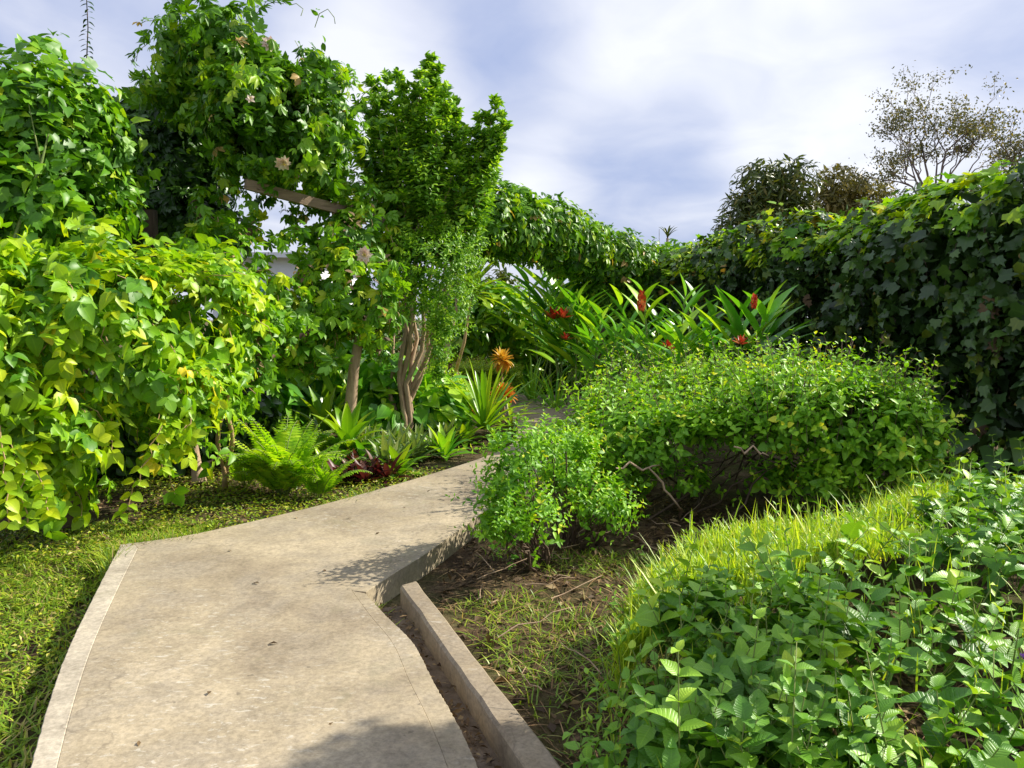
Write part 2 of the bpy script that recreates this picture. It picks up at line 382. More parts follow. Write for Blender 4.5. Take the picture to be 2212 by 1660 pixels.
        if parent is None: o.location = loc
        else:
            o.parent = parent
            o.location = loc - np.array(parent.location)
        return o

def thing(name, label, cat, loc, group=None):
    o = bpy.data.objects.new(name, None); COL.objects.link(o)
    o.location = [float(x) for x in loc]; o.empty_display_size = 0.2
    o['label'] = label; o['category'] = cat
    if group: o['group'] = group
    return o
def tag(o, label, cat, group=None):
    o['label'] = label; o['category'] = cat
    if group: o['group'] = group
    return o

# leaf templates: (V, F, U): +Y along the leaf, +Z its upper face, length 1
def leaf_tpl(wd=0.5, rows=4, fold=0.25, curl=0.25, prof='ovate', tooth=0.0):
    V = []; U = []; Fq = []
    for i in range(rows + 1):
        t = i / rows
        if prof == 'ovate': ww = max(0, math.sin(math.pi * (t ** 0.74))) ** .8
        elif prof == 'obov': ww = math.sin(math.pi * (t ** 1.5 * 0.96 + 0.02))
        elif prof == 'heart': ww = (1 - t) ** 0.75 * (1.0 if t > 0.02 else 0.65) * 1.05
        else: ww = math.sin(math.pi * t)
        ww = max(ww, 0.03) if 0 < i < rows else (0.04 if prof != 'heart' or i == rows else 0.6)
        ww *= wd / 2
        if tooth: ww *= 1 + tooth * (1 if i % 2 else -1)
        y = t; z = -curl * t * t
        V += [(-ww, y - (0.12 if prof == 'heart' and i == 0 else 0), z + ww * fold * 2), (0, y, z), (ww, y - (0.12 if prof == 'heart' and i == 0 else 0), z + ww * fold * 2)]
        U += [(t, -1, 0), (t, 0, 0), (t, 1, 0)]
    for i in range(rows):
        a = i * 3
        Fq += [(a, a + 1, a + 4, a + 3), (a + 1, a + 2, a + 5, a + 4)]
    return np.array(V, float), np.array(Fq), np.array(U, float)

def join_tpl(parts):
    V = []; Fq = []; U = []; n = 0
    for (v, f, u), ang, L, off, tilt in parts:
        c, s_ = math.cos(ang), math.sin(ang)
        ct, st = math.cos(tilt), math.sin(tilt)
        v = v * L
        v = np.stack([v[:, 0], v[:, 1] * ct + v[:, 2] * st, -v[:, 1] * st + v[:, 2] * ct], 1)
        v = np.stack([v[:, 0] * c + v[:, 1] * s_, -v[:, 0] * s_ + v[:, 1] * c, v[:, 2]], 1) + np.array(off)
        V.append(v); Fq.append(f + n); U.append(u); n += len(v)
    return np.concatenate(V), np.concatenate(Fq), np.concatenate(U)

def lobed_tpl():
    out = [(0, 0.0), (-0.28, -0.08), (-0.5, 0.18), (-0.36, 0.42), (-0.40, 0.72), (-0.16, 0.66), (0, 1.0), (0.16, 0.66), (0.40, 0.72), (0.36, 0.42), (0.5, 0.18), (0.28, -0.08)]
    V = [(0, 0.35, 0)] + [(x, y, 0.16 * abs(x) - 0.22 * y * y + 0.05 * math.sin(7 * x)) for x, y in out]
    U = [(0.35, 0, 0)] + [(y, x * 2, 0) for x, y in out]
    n = len(out)
    Fq = [(0, 1 + i, 1 + (i + 1) % n, 1 + (i + 1) % n) for i in range(n)]
    return np.array(V, float), np.array(Fq), np.array(U, float)

OV = leaf_tpl(0.5, 4)
OVS = leaf_tpl(0.5, 2, 0.25, 0.15)
BRD = leaf_tpl(0.72, 4, 0.2, 0.3, 'ovate')
NET = leaf_tpl(0.68, 6, 0.2, 0.35, 'ovate', 0.07)
OBV = leaf_tpl(0.42, 3, 0.2, 0.3, 'obov')
LFP = leaf_tpl(.46, 4, .25, .35, 'heart')
LNC = leaf_tpl(0.24, 3, 0.2, 0.35, 'lance')
HRT = leaf_tpl(0.85, 4, 0.2, 0.3, 'heart')
LOB = lobed_tpl()
PALM = join_tpl([(OBV, a, L, (0, 0, 0), t) for a, L, t in ((-1.35, 0.62, 0.5), (-0.65, 0.85, 0.25), (0, 1.0, 0.1), (0.65, 0.85, 0.25), (1.35, 0.62, 0.5))])
TRI = join_tpl([(BRD, -1.15, 0.72, (0, 0.25, 0), 0.3), (BRD, 0, 0.8, (0, 0.38, 0), 0.15), (BRD, 1.15, 0.72, (0, 0.25, 0), 0.3)])
PIN = join_tpl([(OVS, sg * 0.95, 0.3, (0, 0.1 + 0.16 * k, 0), 0.15) for k in range(5) for sg in (-1, 1)] + [(OVS, 0, 0.3, (0, 0.85, 0), 0.1)])

def norm(a): return a / (np.linalg.norm(a, axis=-1, keepdims=True) + 1e-9)

def scatter(mb, tpl, pos, yax, zax, scale, rnd):
    V, Fq, U = tpl
    y = norm(yax); z = zax - y * np.sum(zax * y, 1, keepdims=True); z = norm(z); x = np.cross(y, z)
    N = len(pos)
    if N == 0: return
    scale = np.broadcast_to(scale, (N,))
    sx = scale * RG.uniform(0.85, 1.15, N)
    W_ = (V[None, :, 0:1] * x[:, None, :] * sx[:, None, None] + V[None, :, 1:2] * y[:, None, :] * scale[:, None, None] + V[None, :, 2:3] * z[:, None, :] * (scale * RG.uniform(0.3, 1.5, N))[:, None, None]) + pos[:, None, :]
    n = len(V)
    Q = Fq[None] + (np.arange(N) * n)[:, None, None]
    mb.add(W_.reshape(-1, 3), Q.reshape(-1, 4), np.repeat(np.broadcast_to(rnd, (N,)), n), np.tile(U, (N, 1)))

# ------------------------------------------------------------------ soft volumes
def wnoise(Pt, sc, seed):
    r = np.random.default_rng(seed)
    o = 0
    for k in range(10):
        d = r.normal(size=3); d /= np.linalg.norm(d)
        f = sc * r.uniform(0.5, 2.0)
        o = o + np.sin(Pt @ d * f + r.uniform(0, 6.28)) / (0.6 + f / sc)
    return o / 4.0

class Blobs:
    def __init__(s, lst, amp=0.12, sc=3.0, zmin=0.02):
        s.c = np.array([b[0] for b in lst]); s.r = np.array([b[1] for b in lst]); s.amp = amp; s.sc = sc; s.zmin = zmin
        SEEDN[0] += 1; s.seed = SEEDN[0]
    def f(s, Pt):
        d = np.full(len(Pt), 9e9)
        for c, r in zip(s.c, s.r):
            k = np.linalg.norm((Pt - c) / r, axis=1)
            d = np.minimum(d, (k - 1) * r.min() * 1.1)
        return d - s.amp * wnoise(Pt, s.sc, s.seed)
    def grad(s, Pt, e=0.03):
        f0 = s.f(Pt)
        g = np.stack([s.f(Pt + np.eye(3)[k] * e) - f0 for k in range(3)], 1)
        return norm(g), f0
    def surf(s, N, off=0.0, up_bias=0.0):
        ar = (s.r[:, 0] * s.r[:, 1] + s.r[:, 1] * s.r[:, 2] + s.r[:, 0] * s.r[:, 2])
        out = []
        tot = 0; tries = 0
        while tot < N and tries < 12:
            tries += 1
            m = int(N * 1.6) + 50
            idx = RG.choice(len(s.c), m, p=ar / ar.sum())
            d = norm(RG.normal(size=(m, 3)))
            p = s.c[idx] + d * s.r[idx]
            f = s.f(p)
            p = p[(f > -0.22)]
            for _ in range(3):
                g, f = s.grad(p); p = p - g * (f - off)[:, None] * 0.8
            g, f = s.grad(p)
            k = (np.abs(f - off) < 0.08) & (p[:, 2] > s.zmin)
            tocam = norm(CAM - p)
            fac = np.sum(g * tocam, 1)
            k &= (fac > -0.35) | (RG.random(len(p)) < 0.3)
            if up_bias: k &= RG.random(len(p)) < np.clip(0.45 + up_bias * g[:, 2] + 0.3, 0.1, 1)
            p = p[k]; out.append(p); tot += len(p)
        p = np.concatenate(out)[:N]
        return p
    def inside(s, N, lo=-0.5, hi=-0.06):
        out = []; tot = 0; tries = 0
        vol = s.r.prod(1)
        while tot < N and tries < 12:
            tries += 1
            m = N * 2
            idx = RG.choice(len(s.c), m, p=vol / vol.sum())
            p = s.c[idx] + norm(RG.normal(size=(m, 3))) * s.r[idx] * RG.random((m, 1)) ** (1 / 3)
            f = s.f(p); k = (f < hi) & (f > lo) & (p[:, 2] > s.zmin)
            out.append(p[k]); tot += k.sum()
        return np.concatenate(out)[:N]

def BL(px, py, d, rx, ry, rd):
    k = d / F
    return (P(px, py, d), (rx * k, rd, ry * k))

def drape(mb, bl, nstr, steps, step, tpl, size, jit=0.3, off=0.0, stems=None, rlo=0, rhi=1, upn=0.7, keep=None, side=0.75, puff=0.16, gate=None, gs=6.0):
    """strands of leaves hanging down along the surface"""
    p = bl.surf(nstr, off)
    if keep is not None: p = p[keep(p)]
    if gate is not None: p = p[wnoise(p, gs, bl.seed + 50) + RG.normal(size=len(p)) * .12 > gate]
    n = len(p)
    off = off + np.where(RG.random(n) < .3, RG.uniform(.04, puff, n), RG.uniform(-.07, .03, n))
    base = RG.uniform(rlo, rhi, n)
    alive = np.ones(n, bool)
    life = RG.integers(max(2, steps // 3), steps + 1, n)
    paths = [p.copy()]
    wander = RG.normal(size=(n, 3)) * 0.35
    for k in range(steps):
        g, f = bl.grad(p)
        t = np.array([0, 0, -1.0]) + wander + RG.normal(size=(n, 3)) * 0.25
        t = norm(t - g * np.sum(t * g, 1, keepdims=True) * 0.9)
        p = p + t * step
        g, f = bl.grad(p)
        p = p - g * (np.clip(f - off - 0.04 * RG.random(n), -0.1, 0.1) * 0.7)[:, None]
        alive &= (k < life) & (p[:, 2] > bl.zmin)
        a = alive
        if not a.any(): break
        sgn = np.where(RG.random(n) < 0.5, 1, -1)
        sd_ = np.cross(g, t) * sgn[:, None]
        ya = t * 0.45 + sd_ * side + g * 0.35 + RG.normal(size=(n, 3)) * jit + np.array([0, 0, -0.15])
        za = g * 0.75 + np.array([0, 0, upn]) + RG.normal(size=(n, 3)) * jit
        sz = size * RG.uniform(0.45, 1.3, n) * (1 - 0.35 * (k / steps))
        rr = np.clip(base + RG.normal(size=n) * 0.16 + 0.1 * k / steps, 0, 1) * .93
        rr[RG.random(n) < .012] = 1.0
        scatter(mb, tpl, p[a] + g[a] * 0.02, ya[a], za[a], sz[a], rr[a])
        paths.append(p.copy())
    if stems is not None:
        for i in range(0, n, 3):
            L = min(life[i], len(paths) - 1)
            if L > 2: stems.tube([paths[k][i] for k in range(0, L + 1)], 0.0035, 3)

def fill(mb, bl, N, tpl, size, lo=-0.5, hi=-0.05):
    p = bl.inside(N, lo, hi); n = len(p)
    scatter(mb, tpl, p, RG.normal(size=(n, 3)) + [0, 0, -0.5], RG.normal(size=(n, 3)) + [0, 0, 1.0], size * RG.uniform(0.7, 1.3, n), RG.random(n) * 0.7)

def shoots(mb, bl, N, length, pairs, tpl, size, stems=None, up=0.7, off=-0.05, jit=0.25, keep=None, rlo=0, rhi=1, starts=None, spread=0.9, up_bias=0.0, stemr=0.003):
    """upright leafy shoots with opposite leaf pairs"""
    if starts is None: p = bl.surf(N, off, up_bias)
    else: p = starts
    if keep is not None: p = p[keep(p)]
    n = len(p)
    g, _ = bl.grad(p) if bl is not None else (np.tile([0, 0, 1.0], (n, 1)), None)
    ax = norm(g * (1 - up) + np.array([0, 0, up]) + RG.normal(size=(n, 3)) * jit)
    L = length * RG.uniform(0.5, 1.4, n)
    base = RG.uniform(rlo, rhi, n)
    ref = norm(np.cross(ax, RG.normal(size=(n, 3)))); ref2 = np.cross(ax, ref)
    for k in range(pairs):
        t = (k + 1) / pairs
        q_ = p + ax * (L * t)[:, None]
        s_ = size * (1.05 - 0.55 * t ** 2) * RG.uniform(0.7, 1.2, n)
        dirs = (ref, -ref) if k % 2 == 0 else (ref2, -ref2)
        for d in dirs:
            ok = RG.random(n) < 0.92
            ya = d * spread + ax * (0.25 + 0.5 * t) + RG.normal(size=(n, 3)) * 0.18
            za = ax * 0.9 - d * 0.2 + RG.normal(size=(n, 3)) * 0.15 + [0, 0, 0.25]
            rr = np.clip(base * 0.7 + 0.3 * t + RG.normal(size=n) * 0.1, 0, 1)
            scatter(mb, tpl, q_[ok], ya[ok], za[ok], s_[ok], rr[ok])
    if stems is not None:
        for i in range(n):
            stems.tube([p[i] - ax[i] * L[i] * 0.5, p[i] + ax[i] * L[i] * 0.5, p[i] + ax[i] * L[i]], [stemr, stemr * 0.8, stemr * 0.5], 3)
    return p, ax, L

def wob(a, b, n=6, amp=0.05, sag=0.0):
    a = np.asarray(a, float); b = np.asarray(b, float); o = []
    r = RG.normal(size=(n + 1, 3)) * amp
    for i in range(n + 1):
        t = i / n
        o.append(a * (1 - t) + b * t + r[i] * math.sin(math.pi * t) - np.array([0, 0, sag * math.sin(math.pi * t)]))
    return o

def struct(o): o['kind'] = 'structure'; return o
def stuff(o, label, cat): o['kind'] = 'stuff'; o['label'] = label; o['category'] = cat; return o

# ================================================================== SETTING
# ground sheet, fine near the camera
mb = MB()
xs = np.concatenate([[-600, -150, -40, -15], np.linspace(-8, 8, 81), [15, 40, 150, 600]])
ys = np.concatenate([[-60, -10], np.linspace(0, 18, 91), [25, 40, 80, 200, 900]])
X, Y = np.meshgrid(xs, ys)
pts = np.stack([X.ravel(), Y.ravel(), np.zeros(X.size)], 1)
pts[:, 2] = 0.018 * wnoise(pts, 5.0, 5) - 0.01
far = (np.abs(pts[:, 0]) > 9) | (pts[:, 1] > 20); pts[far, 2] = -0.02
nx = len(xs)
Fq = [(j * nx + i, j * nx + i + 1, (j + 1) * nx + i + 1, (j + 1) * nx + i) for j in range(len(ys) - 1) for i in range(nx - 1)]
mb.add(pts, Fq)
struct(mb.build('ground', M['soil'], origin=(0, 0, 0)))

ZS = 0.12      # top of the paved path
def rough(o, a=.003):
    o = np.array(o); out = [o[0]]
    for i in range(len(o) - 1):
        for k in range(1, 7):
            out.append(o[i] + (o[i + 1] - o[i]) * k / 6 + (RG.normal(size=2) * a if k < 6 else 0))
    return [tuple(x) for x in out]
def slab(name, outline, mat, z=ZS, bevel=0.012):
    """outline = list of (x, y); a poured slab with a rounded arris"""
    o = np.array(outline); n = len(o)
    if np.sum(o[:, 0] * np.roll(o[:, 1], -1) - np.roll(o[:, 0], -1) * o[:, 1]) < 0: o = o[::-1]
    e = norm(np.roll(o, -2, 0) - np.roll(o, 2, 0)) if bevel < .004 else norm(np.roll(o, -1, 0) - np.roll(o, 1, 0)); inn = np.stack([-e[:, 1], e[:, 0]], 1)
    V = np.concatenate([np.c_[o, np.full(n, -0.05)], np.c_[o, np.full(n, z - bevel)], np.c_[o + inn * bevel, np.full(n, z)]])
    faces = []
    for i in range(n):
        j = (i + 1) % n
        faces += [(i, j, n + j, n + i), (n + i, n + j, 2 * n + j, 2 * n + i)]
    me = bpy.data.meshes.new(name)
    me.from_pydata([tuple(v) for v in V], [], faces + [tuple(range(2 * n, 3 * n))])
    me.materials.append(mat)
    ob = bpy.data.objects.new(name, me); COL.objects.link(ob)
    return struct(ob)

def smooth_line(pix, z, sub=5):
    p = np.array([G(a, b, z)[:2] for a, b in pix]); out = []
    for i in range(len(p) - 1):
        p0 = p[max(i - 1, 0)]; p1 = p[i]; p2 = p[i + 1]; p3 = p[min(i + 2, len(p) - 1)]
        for k in range(sub):
            t = k / sub
            out.append(0.5 * ((2 * p1) + (-p0 + p2) * t + (2 * p0 - 5 * p1 + 4 * p2 - p3) * t * t + (-p0 + 3 * p1 - 3 * p2 + p3) * t ** 3))
    out.append(p[-1]); return out
Lx = smooth_line([(261, 1177), (190, 1313), (131, 1443), (65, 1660), (-30, 2050)], ZS)
Li = smooth_line([(298, 1184), (232, 1320), (180, 1450), (122, 1660), (40, 2050)], ZS)
Rx = smooth_line([(789, 1281), (835, 1330), (893, 1389), (936, 1471), (980, 1547), (1034, 1660), (1180, 2050)], ZS)
Ri = smooth_line([(760, 1276), (800, 1330), (848, 1389), (884, 1471), (922, 1547), (968, 1660), (1095, 2050)], ZS)
top = smooth_line([(261, 1177), (414, 1155), (599, 1114), (762, 1073), (939, 1022), (1049, 986), (1110, 956), (1118, 925), (1100, 895), (1085, 868), (1100, 850)], ZS, 4)
bot = smooth_line([(791, 1279), (850, 1240), (925, 1193), (1012, 1130), (1110, 1065), (1230, 1010), (1300, 960), (1310, 915), (1290, 880), (1262, 856)], ZS, 4)
struct(slab('path', Li[::-1] + top[1:] + bot[::-1] + Ri, M['concrete'], bevel=.002))
struct(slab('path_edging', rough(Lx, .0011) + Li[::-1] + [top[1]], M['border'], ZS + 0.001, 0.003))
struct(slab('path_edging', Ri + rough(Rx, .0012)[::-1], M['concrete'], ZS - 0.002, 0.002))

# drain floor and kerb
K1 = [G(865, 1268, 0.13)[:2], G(1138, 1660, 0.13)[:2]]
K2 = [G(903, 1258, 0.13)[:2], G(1215, 1660, 0.13)[:2]]
ext = lambda a, b, t: a + (b - a) * t
mb = MB()
A, Bq = K1[0], ext(K1[0], K1[1], 1.9); C, Dq = K2[0], ext(K2[0], K2[1], 1.9)
mb2 = []
nseg = 26
for i in range(nseg + 1):
    t = i / nseg
    a = ext(A, Bq, t) + RG.normal(size=2) * 0.0025; c = ext(C, Dq, t) + RG.normal(size=2) * 0.0025
    ax2 = norm(c - a)
    zt = 0.135 + RG.normal() * 0.002
    mb2 += [(*a, -0.03), (*(a), zt - 0.012), (*(a + ax2 * 0.012), zt), (*(c - ax2 * 0.012), zt), (*c, zt - 0.012), (*c, -0.03)]
Fq = []
for i in range(nseg):
    for k in range(5):
        Fq.append((i * 6 + k, (i + 1) * 6 + k, (i + 1) * 6 + k + 1, i * 6 + k + 1))
Fq += [(0, 1, 2, 3), (0, 3, 4, 5)]
mb.add(mb2, Fq)
tag(mb.build('kerb', M['kerb'], smooth=False), 'straight low concrete kerb between the drain gutter and the bare soil', 'kerb')
mb = MB()
fl = [G(789, 1262, 0.02), G(905, 1235, 0.02), ]
V = []
for i in range(21):
    t = i / 20
    a = ext(np.array(Rx[0]), np.array(Rx[-1]), t) - np.array([0.14, 0]); c = ext(A, Bq, t * 0.98) + np.array([0.02, 0])
    for k in range(7):
        s_ = k / 6; p2 = a * (1 - s_) + c * s_
        V.append((*p2, 0.022 + 0.012 * RG.random()))
Fq = [(i * 7 + k, (i + 1) * 7 + k, (i + 1) * 7 + k + 1, i * 7 + k + 1) for i in range(20) for k in range(6)]
mb.add(V, Fq); struct(mb.build('drain', M['drain']))

# ================================================================== LEFT SIDE
def kill(*fs):
    return lambda p: np.all([f(p) for f in fs], axis=0)
def pix(p):
    r = p - CAM; d = r @ FWD
    return W / 2 + F * r[:, 0] / d, H / 2 - F * (r @ UPV) / d, d
def hole(cx, cy, rx, ry, pr=1.0):   # an opening in a vine curtain, at its own place on the trellis
    def f(p):
        x, y, d = pix(p)
        return ~((((x - cx) / rx) ** 2 + ((y - cy) / ry) ** 2 < 1) & (RG.random(len(p)) < pr))
    return f

# --- front vine mound
bl = Blobs([BL(40, 690, 5.2, 190, 140, .7), BL(0, 850, 4.9, 110, 110, .45), BL(240, 690, 5.6, 160, 130, .7), BL(210, 800, 5.5, 130, 85, .5),
            BL(390, 700, 6.1, 110, 120, .6), BL(370, 800, 6.0, 90, 80, .45), BL(-170, 700, 4.9, 190, 260, .8), BL(470, 680, 6.5, 60, 110, .4),
            BL(-60, 960, 4.9, 80, 110, .35), BL(330, 880, 5.9, 60, 50, .25), BL(200, 610, 5.8, 110, 60, .4), BL(370, 600, 6.2, 80, 45, .35), BL(500, 580, 6.7, 50, 40, .25), BL(60, 960, 4.8, 45, 70, .2), BL(110, 900, 5.1, 60, 50, .3)], 0.24, 4.2)
root = thing('vine_hedge', 'lime green leafy vine mound trailing over the front left, with yellow leaves and hanging strands', 'vine', P(200, 1130, 5.7) * [1, 1, 0])
st = MB(); mb = MB()
drape(mb, bl, 1250, 7, 0.07, TRI, 0.15, stems=st, upn=1.1, jit=.45, puff=.4, gate=-.14, gs=5)
drape(mb, bl, 1000, 7, 0.07, LFP, 0.11, stems=None, upn=1.2, jit=.5, puff=.4, gate=-.1, gs=5)
fill(mb, bl, 3000, BRD, 0.11, -0.9, -0.3)
mb.build('foliage', M['lime'], root)
# hanging tips that reach the ground
mb = MB()
for (x0, y0, x1, y1, d) in ((60, 1000, 95, 1085, 4.6), (20, 1010, 60, 1130, 4.5), (345, 930, 350, 1010, 5.4), (350, 980, 265, 1110, 5.2), (0, 980, 20, 1130, 4.4), (255, 880, 240, 990, 5.2), (150, 900, 120, 980, 4.9), (400, 900, 392, 960, 5.6), (80, 1080, 110, 1110, 4.5)):
    a = P(x0, y0 - 60, d + .1); b = P(x1, y1, d)
    pl = wob(a, b, 9, 0.02); st.tube(pl, 0.004, 4)
    for k in range(1, 10):
        for sg in (-1, 1):
            p = pl[k][None]
            t = norm(pl[k] - pl[k - 1])
            scatter(mb, BRD, p, np.array([[sg * 0.9, -0.25, 0]]) + t * 0.4 + RG.normal(size=(1, 3)) * .15, np.array([[0, -0.6, 0.8]]) + RG.normal(size=(1, 3)) * .2, 0.085 * RG.uniform(.8, 1.15), RG.uniform(0.6, 0.96))
mb.build('foliage', M['lime'], root)
for a, b, r in (((480, 640, 6.6), (485, 845, 6.6), .012), ((470, 860, 6.5), (482, 1045, 6.7), .022), ((488, 850, 6.5), (478, 1050, 6.72), .018)):
    pass
# two stems twisting round each other down to the ground
pa = []; pb = []
for k in range(15):
    t = k / 14; y = 760 + (1055 - 760) * t
    wv = 14 * math.sin(t * math.pi * 2.3) * (1 if t < .8 else (1 - t) / .2)
    dd = 6.2 + .5 * t; pa.append(P(484 + wv, y, dd)); pb.append(P(488 - wv, y, dd + .04))
st2 = MB(); st2.tube(pa, [.014 + .006 * k / 14 for k in range(15)], 7); st2.tube(pb, [.015 + .008 * k / 14 for k in range(15)], 7)
st2.build('twisted_stem', M['tanstem'], root)
st.build('stem', M['tanstem'], root)
st = MB()
st.tube([P(105, 290, 5.9), P(90, 350, 5.85), P(60, 430, 5.8), P(30, 520, 5.7), P(20, 600, 5.6)], [.006, .010, .012, .014, .014], 6)
st.tube([P(62, 225, 5.9), P(75, 290, 5.85), P(88, 350, 5.85)], [.003, .005, .008], 5)
st.tube([P(150, 370, 5.9), P(100, 400, 5.85), P(72, 405, 5.8)], [.003, .005, .008], 5)

# --- rear left vine on trellis
bl = Blobs([BL(60, 330, 6.6, 180, 195, .7), BL(-140, 360, 6.4, 180, 220, .7), BL(120, 280, 7.1, 80, 100, .6), BL(60, 500, 6.3, 180, 130, .6), BL(110, 510, 6.9, 70, 80, .5)], 0.14, 3.0)
rootb = thing('vine_hedge', 'broad leaved bright green vine wall at the upper left corner, below the thin leafy spire', 'vine', P(100, 1100, 7) * [1, 1, 0])
mb = MB(); drape(mb, bl, 1300, 8, 0.075, HRT, 0.125, stems=None, upn=0.6, jit=.45, puff=.25, gate=-.3); drape(mb, bl, 500, 8, 0.075, LOB, 0.14, upn=0.6, jit=.45, puff=.3, gate=-.3)
fill(mb, bl, 3500, HRT, 0.15, -0.8, -0.2)
mb.build('foliage', M['lobed'], rootb); st.build('stem', M['stem'], rootb)

# --- dark leaning mass between, hanging from the trellis
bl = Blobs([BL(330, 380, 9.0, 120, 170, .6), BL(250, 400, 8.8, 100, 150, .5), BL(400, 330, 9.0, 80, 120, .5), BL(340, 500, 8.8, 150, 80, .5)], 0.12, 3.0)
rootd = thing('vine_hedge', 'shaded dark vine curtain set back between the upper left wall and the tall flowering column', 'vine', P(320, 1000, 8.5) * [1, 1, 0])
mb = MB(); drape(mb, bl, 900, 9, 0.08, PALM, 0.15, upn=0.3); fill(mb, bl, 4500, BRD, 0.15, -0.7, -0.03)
mb.build('foliage', M['dark'], rootd)  # dark leaf colour stands in for the shade on this curtain

# --- tall column of passion vine with flowers
bl = Blobs([BL(500, 125, 7.9, 100, 90, .7), BL(600, 145, 8.1, 75, 85, .7), BL(585, 260, 7.9, 95, 115, .7), BL(500, 225, 8.0, 55, 85, .5), BL(640, 290, 8.2, 70, 95, .5),
            BL(395, 170, 8.2, 60, 55, .4), BL(665, 190, 8.2, 45, 90, .4), BL(530, 60, 8, 60, 35, .4), BL(695, 280, 8.1, 30, 60, .3), BL(450, 60, 8, 25, 30, .25)], 0.2, 4.4)
rootc = thing('flowering_vine', 'tall domed column of passion vine with pale pink flowers rising against the sky', 'vine', P(560, 1000, 8.2) * [1, 1, 0])
mb = MB(); st = MB(); drape(mb, bl, 1300, 9, 0.075, PALM, 0.14, stems=st, upn=0.45, jit=0.5, puff=.3, gate=-.15, gs=7)
fill(mb, bl, 4500, BRD, 0.13, -0.8, -0.2)
mb.build('foliage', M['vine'], rootc)
for pl in ([(650, 35, 7.8), (655, 20, 7.8), (640, 8, 7.8), (625, 12, 7.8)], [(680, 60, 7.9), (690, 30, 7.9), (708, 20, 7.9), (722, 38, 7.9), (724, 52, 7.9)], [(325, 150, 8.1), (300, 155, 8.1), (283, 165, 8.1), (290, 175, 8.1), (303, 168, 8.1)], [(760, 240, 8.1), (785, 205, 8.1), (815, 180, 8.1)], [(385, 60, 8.0), (370, 40, 8.0), (376, 20, 8.0)], [(445, 40, 8), (436, 0, 8), (452, -10, 8)]):
    pp = [P(*a) for a in pl]; st.tube(pp, 0.004, 4)
mb = MB()
for (x, y, d) in ((690, 35, 7.9), (376, 25, 8), (370, 75, 8), (380, 90, 8), (300, 155, 8.1), (442, 10, 8), (455, 20, 8), (760, 238, 8.1), (785, 205, 8.1), (770, 180, 8.0), (700, 90, 7.9), (745, 170, 7.9)):
    scatter(mb, OV, P(x, y, d)[None].repeat(3, 0) + RG.normal(size=(3, 3)) * .02, RG.normal(size=(3, 3)) + [0, 0, -.5], RG.normal(size=(3, 3)), 0.09, RG.random(3))
mb.build('foliage', M['vine'], rootc)
st.build('stem', M['stem'], rootc)
def flower(c, R, parent, n=11, mat='petal', face=(0.5, -0.8, 0.35), droop=0.2):
    f = norm(np.array(face, float)); a = norm(np.cross(f, [0, 0, 1.0])); b = np.cross(a, f)
    mb = MB(); k = np.arange(n)
    for ring, (rr, ss, tl) in enumerate(((R, .42, .3), (R * .72, .3, .7))):
        an = 2 * math.pi * (k + ring * .5) / n + RG.normal(size=n) * .08
        d = a * np.cos(an)[:, None] + b * np.sin(an)[:, None]
        scatter(mb, leaf_tpl(0.5, 3, .2, .25, 'obov'), np.tile(c, (n, 1)), d + f * tl, np.tile(f, (n, 1)) - d * .3, rr * RG.uniform(.85, 1.1, n), RG.random(n))
    o = mb.build('flower', M[mat], parent)
    mb = MB(); n2 = 14
    scatter(mb, LNC, np.tile(c + f * .01, (n2, 1)), f + RG.normal(size=(n2, 3)) * .5, RG.normal(size=(n2, 3)), R * .45, RG.random(n2))
    s_ = mb.build('flower_centre', M['yellowc'], None, origin=np.array(o.location) + np.array(parent.location))
    s_.parent = o; s_.location = (0, 0, 0)
def front(px, py, bl, d0=5.0, d1=20.0):
    for d in np.arange(d0, d1, .03):
        if bl.f(P(px, py, d)[None])[0] < 0.07: return P(px, py, d - 0.22)
    return P(px, py, d0 + 3)
flower(front(583, 97, bl), .085, rootc); flower(front(612, 352, bl), .08, rootc, face=(.3, -.6, -.5))
flower(front(540, 215, bl), .05, rootc, n=5)

# --- middle curtain of passion vine in front of the pergola beam
bl = Blobs([BL(470, 540, 7.3, 85, 60, .3), BL(450, 640, 7.2, 80, 100, .35), BL(540, 650, 7.6, 80, 90, .25), BL(700, 560, 8.4, 110, 100, .3), BL(760, 480, 8.6, 100, 70, .3), BL(620, 620, 8.2, 90, 80, .22), BL(700, 650, 8.4, 100, 60, .3),
            BL(790, 600, 8.6, 50, 90, .25), BL(510, 780, 6.9, 40, 110, .2), BL(720, 400, 8.7, 50, 50, .3), BL(480, 450, 7.8, 60, 40, .25), BL(620, 700, 7.9, 90, 50, .25), BL(560, 580, 7.9, 90, 80, .2), BL(650, 500, 8.2, 90, 70, .2), BL(740, 620, 8.0, 80, 60, .25), BL(810, 660, 8.2, 30, 60, .2), BL(500, 720, 7.0, 60, 80, .25), BL(600, 650, 7.4, 60, 70, .22), BL(560, 720, 7.0, 45, 70, .2), BL(660, 730, 7.8, 60, 40, .2)], 0.10, 4.0)
roote = thing('flowering_vine', 'loose palmate vine curtain draped over the wooden beam, house wall showing through its gaps', 'vine', P(600, 1000, 8) * [1, 1, 0])
mb = MB(); st = MB()
bk = lambda p: ~((np.abs(pix(p)[1] - (408 + (pix(p)[0] - 540) * .275)) < 24) & (pix(p)[0] > 540) & (pix(p)[0] < 720))
kp = kill(bk, hole(605, 462, 70, 30, .6), hole(530, 520, 40, 60, .9), hole(600, 545, 60, 45, .92), hole(500, 620, 40, 60, .8), hole(640, 620, 45, 35, .85), hole(555, 600, 30, 40, .9))
drape(mb, bl, 1300, 6, 0.055, PALM, 0.14, stems=st, upn=0.6, keep=kp, jit=0.45)
mb.build('foliage', M['curtain'], roote); st.build('stem', M['tanstem'], roote)
flower(front(786, 552, bl), .09, roote, face=(.2, -.9, .1))
mb = MB()
